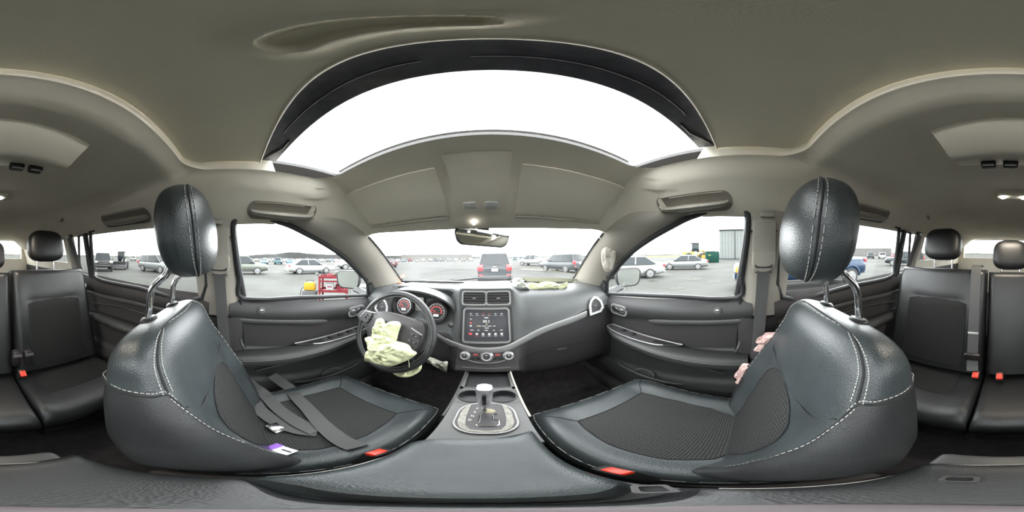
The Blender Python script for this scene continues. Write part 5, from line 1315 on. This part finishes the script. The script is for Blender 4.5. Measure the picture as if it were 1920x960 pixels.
def suv_x(t, d):
    Lh = d['L'] / 2
    part('tailgate_emblem', MB().box((0, -Lh - .005, 1.02), (.16, .02, .05), bevel=.01), M['chrome'], t, local=True)
    part('rear_wiper', MB().tube([(-.02, -Lh + .02, 1.16), (.36, -Lh + .03, 1.20)], .012, 6), M['black'], t, local=True)
    for s in (-1, 1):
        part('reflector', MB().box((s * .72, -Lh - .03, .60), (.24, .05, .07), bevel=.01), M['tail'], t, local=True)
        part('roof_rail', MB().tube([(s * .62, .4, 1.77), (s * .62, -1.7, 1.77)], .02, 6), M['cblack'], t, local=True)
make_car('suv', 'suv', 'dark slate SUV parked straight ahead with two red tail lamps', P_black, Vector((.23, 10.75, GZ)), 0, extra=suv_x)
make_car('suv', 'suv', 'grey SUV seen from behind at an angle right of the dark slate one', P_grey, at_lon(1052, 16.4), math.radians(22), extra=suv_x)
make_car('pickup_truck', 'pickup', 'white pickup truck behind the grey SUV', P_white, at_lon(1002, 29), math.radians(40), 'truck')
make_car('sedan', 'sedan', 'maroon sedan by the driver-side edge of the windscreen', P_maroon, at_lon(727, 29), math.radians(60))
make_car('pickup_truck', 'pickup', 'white pickup truck just above the driver door mirror', P_white, at_lon(670, 23), math.radians(-24), 'truck')
make_car('suv', 'suv', 'silver SUV behind the driver headrest, seen through the rear door window', P_silver, at_lon(296, 16.5), math.radians(-22))
make_car('jeep', 'jeep', 'dark olive off-road car at the rear edge of the rear door window', P_olive, at_lon(192, 17.5), math.radians(-40))
make_car('suv', 'suv', 'black SUV seen through the small passenger-side quarter pane', P_black, at_lon(1697, 20), math.radians(-60))
# distant parked cars: one mesh each, shared between alike ones
def far_mesh(kind, pm):
    d, body, gl, rf_ = car_meshes(kind, 12); mb = MB()
    mb.add(body.v, body.f, 0); mb.add(rf_.v, rf_.f, 0); mb.add(gl.v, gl.f, 1)
    for s in (-1, 1):
        for y in d['ax']: mb.cyl((s * (d['W'] / 2 - .2), y, d['wr']), (s * (d['W'] / 2 + .01), y, d['wr']), d['wr'], n=14, mi=2)
    return mesh_of('far_car', mb, [pm, M['cglass'], M['tyre']], Vector(), 50)
PAL = [('white', P_white), ('silver', P_silver), ('grey', P_grey), ('dark', P_black), ('red', P_red), ('teal', P_teal), ('tan', P_tan), ('light blue', P_lblue)]
FM = {(k, c): None for k in ('sedan', 'suv') for c, _ in PAL}
def far_car(kind, ci, loc, rot, where):
    c, pm = PAL[ci]
    if FM[(kind, c)] is None: FM[(kind, c)] = far_mesh(kind, pm)
    o = bpy.data.objects.new('parked_car', FM[(kind, c)]); C.objects.link(o); o.location = Vector(loc) + Vector((0, 0, Z0)); o.rotation_euler.z = rot
    tag(o, 'small distant %s %s parked %s' % (c, 'SUV' if kind == 'suv' else 'car', where), 'car', 'distant cars parked ' + where)
rnd = random.Random(5)
def row(lon0, lon1, D, step, where, wts):
    px = lon0
    while px < lon1:
        far_car(rnd.choice(['sedan', 'suv', 'sedan']), rnd.choices(range(8), wts)[0], at_lon(px, D + rnd.uniform(-.6, .6)), rnd.uniform(-.08, .08) + math.radians(-(px - 920) * .1875) + rnd.choice([0, PI]), where)
        px += math.degrees(2.75 / D) / .1875 * rnd.uniform(1, 1.35)
mix = [5, 3, 2, 2, 1, 1, 1, 1]
row(470, 560, 42, 12, 'in the row behind the white sedan', [1, 1, 1, 1, 4, 3, 1, 3])
row(455, 700, 75, 8, 'in the long rows below the hill', mix)
row(480, 690, 115, 5.5, 'in the back rows below the hill', mix)
row(735, 890, 78, 8, 'in the row far ahead, driver side', mix)
row(965, 1015, 85, 9, 'in the row far ahead, passenger side', mix)
row(1080, 1160, 80, 9, 'in the row beyond the passenger A pillar', mix)
row(1632, 1680, 46, 11, 'behind the blue pickup bed', [2, 1, 1, 2, 3, 0, 0, 0])
row(250, 300, 60, 10, 'beyond the silver SUV behind', mix)

# ------------------------------------------------------------------ hills, field, warehouse
hill = omat('wooded_hill', (.034, .035, .034), 1, vary=(.02, .25))
rows = [[], [], []]
prof = [(300, 2), (380, 4), (440, 6), (455, 9), (490, 14), (520, 16), (535, 21), (560, 21.5), (575, 18), (610, 15), (660, 15), (690, 12), (740, 11), (800, 10), (870, 7), (930, 4), (1000, 3)]
for k in range(141):
    px = lerp(300, 1000, k / 140); h = pl(prof, px) * (1 + .05 * noise.noise(Vector((px * .08, 0, 0)))) + .5 * noise.noise(Vector((px * .5, 3, 0)))
    for r, (D, f) in zip(rows, ((470, 0), (500, 1), (640, 0))):
        p = at_lon(px, D); p.z += max(0.1, h) * f * 1.0 if f else 0; r.append(p)
struct('hill', MB().grid(rows), hill)
rows = [[], [], []]
for k in range(121):
    px = lerp(1000, 2200, k / 120); h = 3.2 + 1.3 * noise.noise(Vector((px * .05, 9, 0))) + .6 * noise.noise(Vector((px * .4, 3, 0)))
    for r, (D, f) in zip(rows, ((330, 0), (345, 1), (380, 0))):
        p = at_lon(px, D); p.z += max(.2, h) * f; r.append(p)
struct('tree_line', MB().grid(rows), omat('far_tree_line', (.085, .088, .075), 1, vary=(.05, .3)))
rows = [[], [], []]
for k in range(61):
    px = lerp(1150, 1330, k / 60)
    for r, (D, z) in zip(rows, ((120, 0), (124, .75), (132, 0))):
        p = at_lon(px, D); p.z += z; r.append(p)
struct('field', MB().grid(rows), omat('dry_grass', (.20, .17, .06), 1, vary=(.2, .25)))
def block(name, label, cat, loc, rotz, size, wall, roof, n, mats=None):
    t = thing(name, label, cat, loc, None, rotz)
    w, d, h = size
    part('core', MB().box((0, d / 2, h / 2), (w - .1, d, h)), wall, t, local=True)
    pw = w / n; me = None
    for k in range(n):
        if me is None:
            o = part('wall_panel', MB().box((0, 0, 0), (pw * .94, .10, h - .3), bevel=.03, seg=1), wall, t, local=True); me = o
        else:
            o = me.copy(); C.objects.link(o)
        o.location = (-w / 2 + pw * (k + .5), -.02, h / 2 + .05)
    part('roof', MB().prism([(-w / 2 - .2, -.25, h), (w / 2 + .2, -.25, h), (w / 2 + .2, d / 2, h + .9), (-w / 2 - .2, d / 2, h + .9)], (0, 0, .15)), roof, t, local=True)
    part('base_course', MB().box((0, -.06, .2), (w, .14, .4)), M['cblack'] if mats is None else mats, t, local=True)
    return t
metal = omat('pale_grey_cladding', (.20, .215, .208), .6, .1, vary=(.6, .06)); dkm = omat('dark_grey_trim', (.05, .058, .058), .5)
a0, a1 = at_lon(1349, 44), at_lon(1430, 44); mid = (a0 + a1) / 2; ang = math.atan2(a1.y - a0.y, a1.x - a0.x)
bl = block('warehouse', 'pale grey metal clad warehouse behind the green dumpster', 'building', mid, ang, ((a1 - a0).length, 9, 8.0), metal, dkm, 14)
part('gutter', MB().box((0, -.25, 8.0), ((a1 - a0).length + .4, .2, .25), bevel=.04), dkm, bl, local=True)
part('downpipe', MB().box((-1.6, -.16, 4.0), (.22, .16, 7.8), bevel=.03), dkm, bl, local=True)
a0, a1 = at_lon(752, 150), at_lon(886, 150); mid = (a0 + a1) / 2
block('warehouse', 'long low pale warehouse far ahead behind the parked rows', 'building', mid, math.atan2(a1.y - a0.y, a1.x - a0.x), ((a1 - a0).length, 16, 4.6), omat('pale_cladding', (.19, .185, .17), .7), metal, 18)
a0, a1 = at_lon(1590, 95), at_lon(1672, 95); mid = (a0 + a1) / 2
block('warehouse', 'long low building behind the lot on the blue pickup side', 'building', mid, math.atan2(a1.y - a0.y, a1.x - a0.x), ((a1 - a0).length, 10, 4.2), omat('grey_cladding', (.16, .155, .15), .7), metal, 12)
# ------------------------------------------------------------------ dumpster
p = at_lon(1336, 29); rz = -math.radians((1336 - 920) * .1875) + .1
dm = thing('dumpster', 'dark green steel dumpster beside the warehouse', 'dumpster', p, None, rz)
gr = omat('green_steel', (.010, .050, .036), .6, vary=(1.5, .2))
part('bin', MB().box((0, .8, 1.0), (2.3, 1.6, 1.9), bevel=.04, taper=(1.06, 1.1)), gr, dm, local=True)
for k in range(4): part('rib', MB().box((-.9 + .6 * k, -.06, 1.0), (.10, .10, 1.7), bevel=.02), gr, dm, local=True)
part('top_rim', MB().box((0, .8, 1.95), (2.5, 1.85, .10), bevel=.03), gr, dm, local=True)
part('lid', MB().box((-.3, .95, 2.08), (1.8, 1.6, .10), Matrix.Rotation(.12, 3, 'X'), bevel=.03), M['cblack'], dm, local=True)
part('label_plate', MB().box((-.55, -.10, 1.35), (.5, .03, .16), bevel=.01), omat('lime_plate', (.22, .30, .12), .6), dm, local=True)
for s in (-1, 1): part('fork_pocket', MB().box((s * 1.22, .8, .8), (.16, .9, .22), bevel=.03), gr, dm, local=True)
# ------------------------------------------------------------------ wheel loader (front bucket, articulated)
def loader(label, loc, rotz, pm, dark, sc=1.0):
    t = thing('wheel_loader', label, 'loader', loc, None, rotz); f = lambda m: m.xf(lambda q: q * sc)
    part('rear_frame', f(MB().box((0, -1.3, 1.35), (1.5, 2.4, .9), bevel=.12, taper=(.9, .95))), pm, t, local=True)
    part('counterweight', f(MB().box((0, -2.45, 1.1), (1.7, .4, .8), bevel=.1)), pm, t, local=True)
    part('front_frame', f(MB().box((0, 1.2, 1.1), (.9, 1.5, .7), bevel=.1)), pm, t, local=True)
    cab = part('cab', f(MB().box((0, .0, 2.55), (1.35, 1.4, 1.5), bevel=.08, taper=(.92, .9))), M['cglass'], t, local=True)
    for sx_ in (-1, 1):
        for sy in (-1, 1): part('cab_post', f(MB().tube([(sx_ * .66, sy * .68, 1.8), (sx_ * .61, sy * .62, 3.3)], .06, 6)), dark, cab, local=True)
    part('cab_roof', f(MB().box((0, 0, 3.36), (1.5, 1.55, .14), bevel=.05)), dark, cab, local=True)
    for s in (-1, 1):
        part('lift_arm', f(MB().tube(smooth_path([(s * .45, .5, 1.7), (s * .45, 1.5, 1.9), (s * .45, 2.5, 1.0)], 5), .14, 8)), pm, t, local=True)
        part('cylinder', f(MB().cyl((s * .3, .6, 1.3), (s * .3, 2.0, 1.55), .08, n=10)), M['rim'], t, local=True)
        for y in (1.35, -1.35):
            w_ = part('wheel', f(MB().lathe([(.45, -.28), (.72, -.28), (.78, -.2), (.78, .2), (.72, .28), (.45, .28), (.40, .12), (0.01, .1)], (s * .95, y, .78), (s, 0, 0), 24)), M['tyre'], t, local=True)
            part('rim', f(MB().lathe([(.42, .24), (.30, .2), (.28, .14), (.01, .14)], (s * .95, y, .78), (s, 0, 0), 20)), pm, w_, local=True)
    prof = [(2.5, 1.5), (2.35, .9), (2.55, .45), (3.5, .25), (3.5, .32), (2.68, .6), (2.52, .95), (2.62, 1.48)]
    part('bucket', f(MB().prism([(-1.3, y, z) for y, z in prof], (2.6, 0, 0)).prism([(-1.3, y, z) for y, z in prof[:4]] + [(-1.3, 3.2, .8)], (.05, 0, 0)).prism([(1.25, y, z) for y, z in prof[:4]] + [(1.25, 3.2, .8)], (.05, 0, 0))), pm if 0 else dark, t, local=True)
    return t
loader('yellow wheel loader with a dark cab standing behind the silver sedan', at_lon(1303, 38), math.radians(-150), P_yel, M['cblack'], 1.22)
loader('dark wheel loader between the off-road car and the silver SUV', at_lon(228, 20), math.radians(-60), P_olive, M['cblack'], .62)
# ------------------------------------------------------------------ red tool cart by the driver door
tc0 = at_lon(626, 3.95); rz = math.radians(48)
red = omat('red_cart_steel', (.17, .022, .028), .45, vary=(9, .2))
ct = thing('tool_cart', 'red steel tool cart with open shelves standing outside the driver window', 'cart', tc0, None, rz)
W_, D_ = .62, .40
for sx_ in (-1, 1):
    for sy in (-1, 1):
        part('leg', MB().box((sx_ * W_ / 2, sy * D_ / 2, .60), (.045, .045, .96), bevel=.006), red, ct, local=True)
        c_ = part('caster', MB().cyl((sx_ * W_ / 2 - .02, sy * D_ / 2, .06), (sx_ * W_ / 2 + .02, sy * D_ / 2, .06), .06, n=16), M['tyre'], ct, local=True)
for z, h in ((1.05, .045), (.72, .05), (.28, .05)):
    sh = part('shelf', MB().box((0, 0, z), (W_ + .04, D_ + .04, .012)).box((0, -D_ / 2 - .02, z + h / 2), (W_ + .04, .012, h)).box((0, D_ / 2 + .02, z + h / 2), (W_ + .04, .012, h)).box((-W_ / 2 - .02, 0, z + h / 2), (.012, D_ + .04, h)).box((W_ / 2 + .02, 0, z + h / 2), (.012, D_ + .04, h)), red, ct, local=True)
part('drawer', MB().box((0, -D_ / 2 - .005, .975), (W_ - .02, .03, .035), bevel=.006), red, ct, local=True)
part('push_handle', MB().tube([(-W_ / 2 - .02, -.16, 1.1), (-W_ / 2 - .12, -.16, 1.13), (-W_ / 2 - .12, .16, 1.13), (-W_ / 2 - .02, .16, 1.1)], .013, 8), M['cblack'], ct, local=True)
RZ = Matrix.Rotation(rz, 3, 'Z')
def on_cart(x, y, z): return tc0 + RZ @ Vector((x, y, z))
solo('parts_lump', MB().ellipsoid((0, 0, .085), (.13, .10, .07), e=2.6, nu=20, nv=12, fn=lambda p: p * (1 + .25 * noise.noise(p * 18))).box((.08, .02, .035), (.10, .08, .05), bevel=.01), omat('oily_metal', (.14, .13, .10), .5, .4), 'greasy grey machine part lying on top of the red cart', 'machine part', loc=on_cart(.14, 0, 1.060), rotz=rz, local=True)
solo('coiled_hose', MB().tube([(.06 * math.cos(a), .06 * math.sin(a), .012 + .004 * a) for a in [PI * k / 8 for k in range(40)]], .010, 6), omat('pink_red_hose', (.28, .05, .06), .5), 'small red hose coil on top of the red cart', 'hose', loc=on_cart(-.10, .02, 1.058), rotz=rz, local=True)
bx = thing('white_box', 'white carton with dark stripe on the middle shelf of the red cart', 'box', on_cart(-.08, -.08, .728), None, rz)
part('carton', MB().box((0, 0, .10), (.17, .15, .20), bevel=.006), omat('white_carton', (.36, .36, .36), .7), bx, local=True)
part('stripe', MB().box((0, -.076, .11), (.11, .004, .025)), omat('maroon_print', (.2, .03, .06), .6), bx, local=True)
cc = thing('cable_reel', 'coiled red jumper cable heaped on the middle shelf of the red cart', 'cable', on_cart(.15, .0, .742), None, rz)
for k in range(5):
    part('coil', MB().tube([((.11 - .006 * k) * math.cos(a) + .008 * math.sin(3 * a + k), (.09 - .004 * k) * math.sin(a), .02 + .034 * k + .008 * math.sin(2 * a + k)) for a in [2 * PI * q / 28 for q in range(28)]], .017, 8, closed=True), red if k % 2 else omat('pink_cable', (.30, .06, .08), .5), cc, local=True)
jp = thing('booster_pack', 'yellow booster pack resting on a low stand left of the red cart', 'booster', on_cart(-.58, -.05, 0), None, rz)
part('stand', MB().box((0, 0, .36), (.34, .26, .72), bevel=.02), M['cblack'], jp, local=True)
part('case', MB().box((0, 0, .82), (.30, .17, .20), bevel=.03, taper=(.85, .9)), omat('yellow_case', (.42, .25, .025), .45), jp, local=True)
part('carry_handle', MB().tube([(-.10, 0, .90), (-.08, 0, .97), (.08, 0, .97), (.10, 0, .90)], .014, 8), M['cblack'], jp, local=True)
part('lead', MB().tube(smooth_path([(-.14, 0, .80), (-.24, .02, .70), (-.27, .02, .35), (-.22, .06, .02)], 5), .010, 6), M['cblack'], jp, local=True)
ta = thing('work_table', 'pale folding table end behind the red cart under a blue tray', 'table', at_lon(676, 4.75), None, math.radians(40))
part('table_top', MB().box((0, 0, .70), (.75, .5, .03), bevel=.008), omat('pale_table', (.27, .275, .265), .5), ta, local=True)
for sx_ in (-1, 1):
    for sy in (-1, 1): part('leg', MB().box((sx_ * .33, sy * .2, .345), (.03, .03, .69)), M['rim'], ta, local=True)
solo('blue_tray', MB().box((0, 0, .03), (.26, .20, .06), bevel=.012, taper=(1.08, 1.08)), omat('blue_plastic', (.015, .11, .30), .4), 'blue plastic tray on the pale work table', 'tray', loc=at_lon(665, 4.65) + Vector((0, 0, .717)), rotz=.5, local=True)
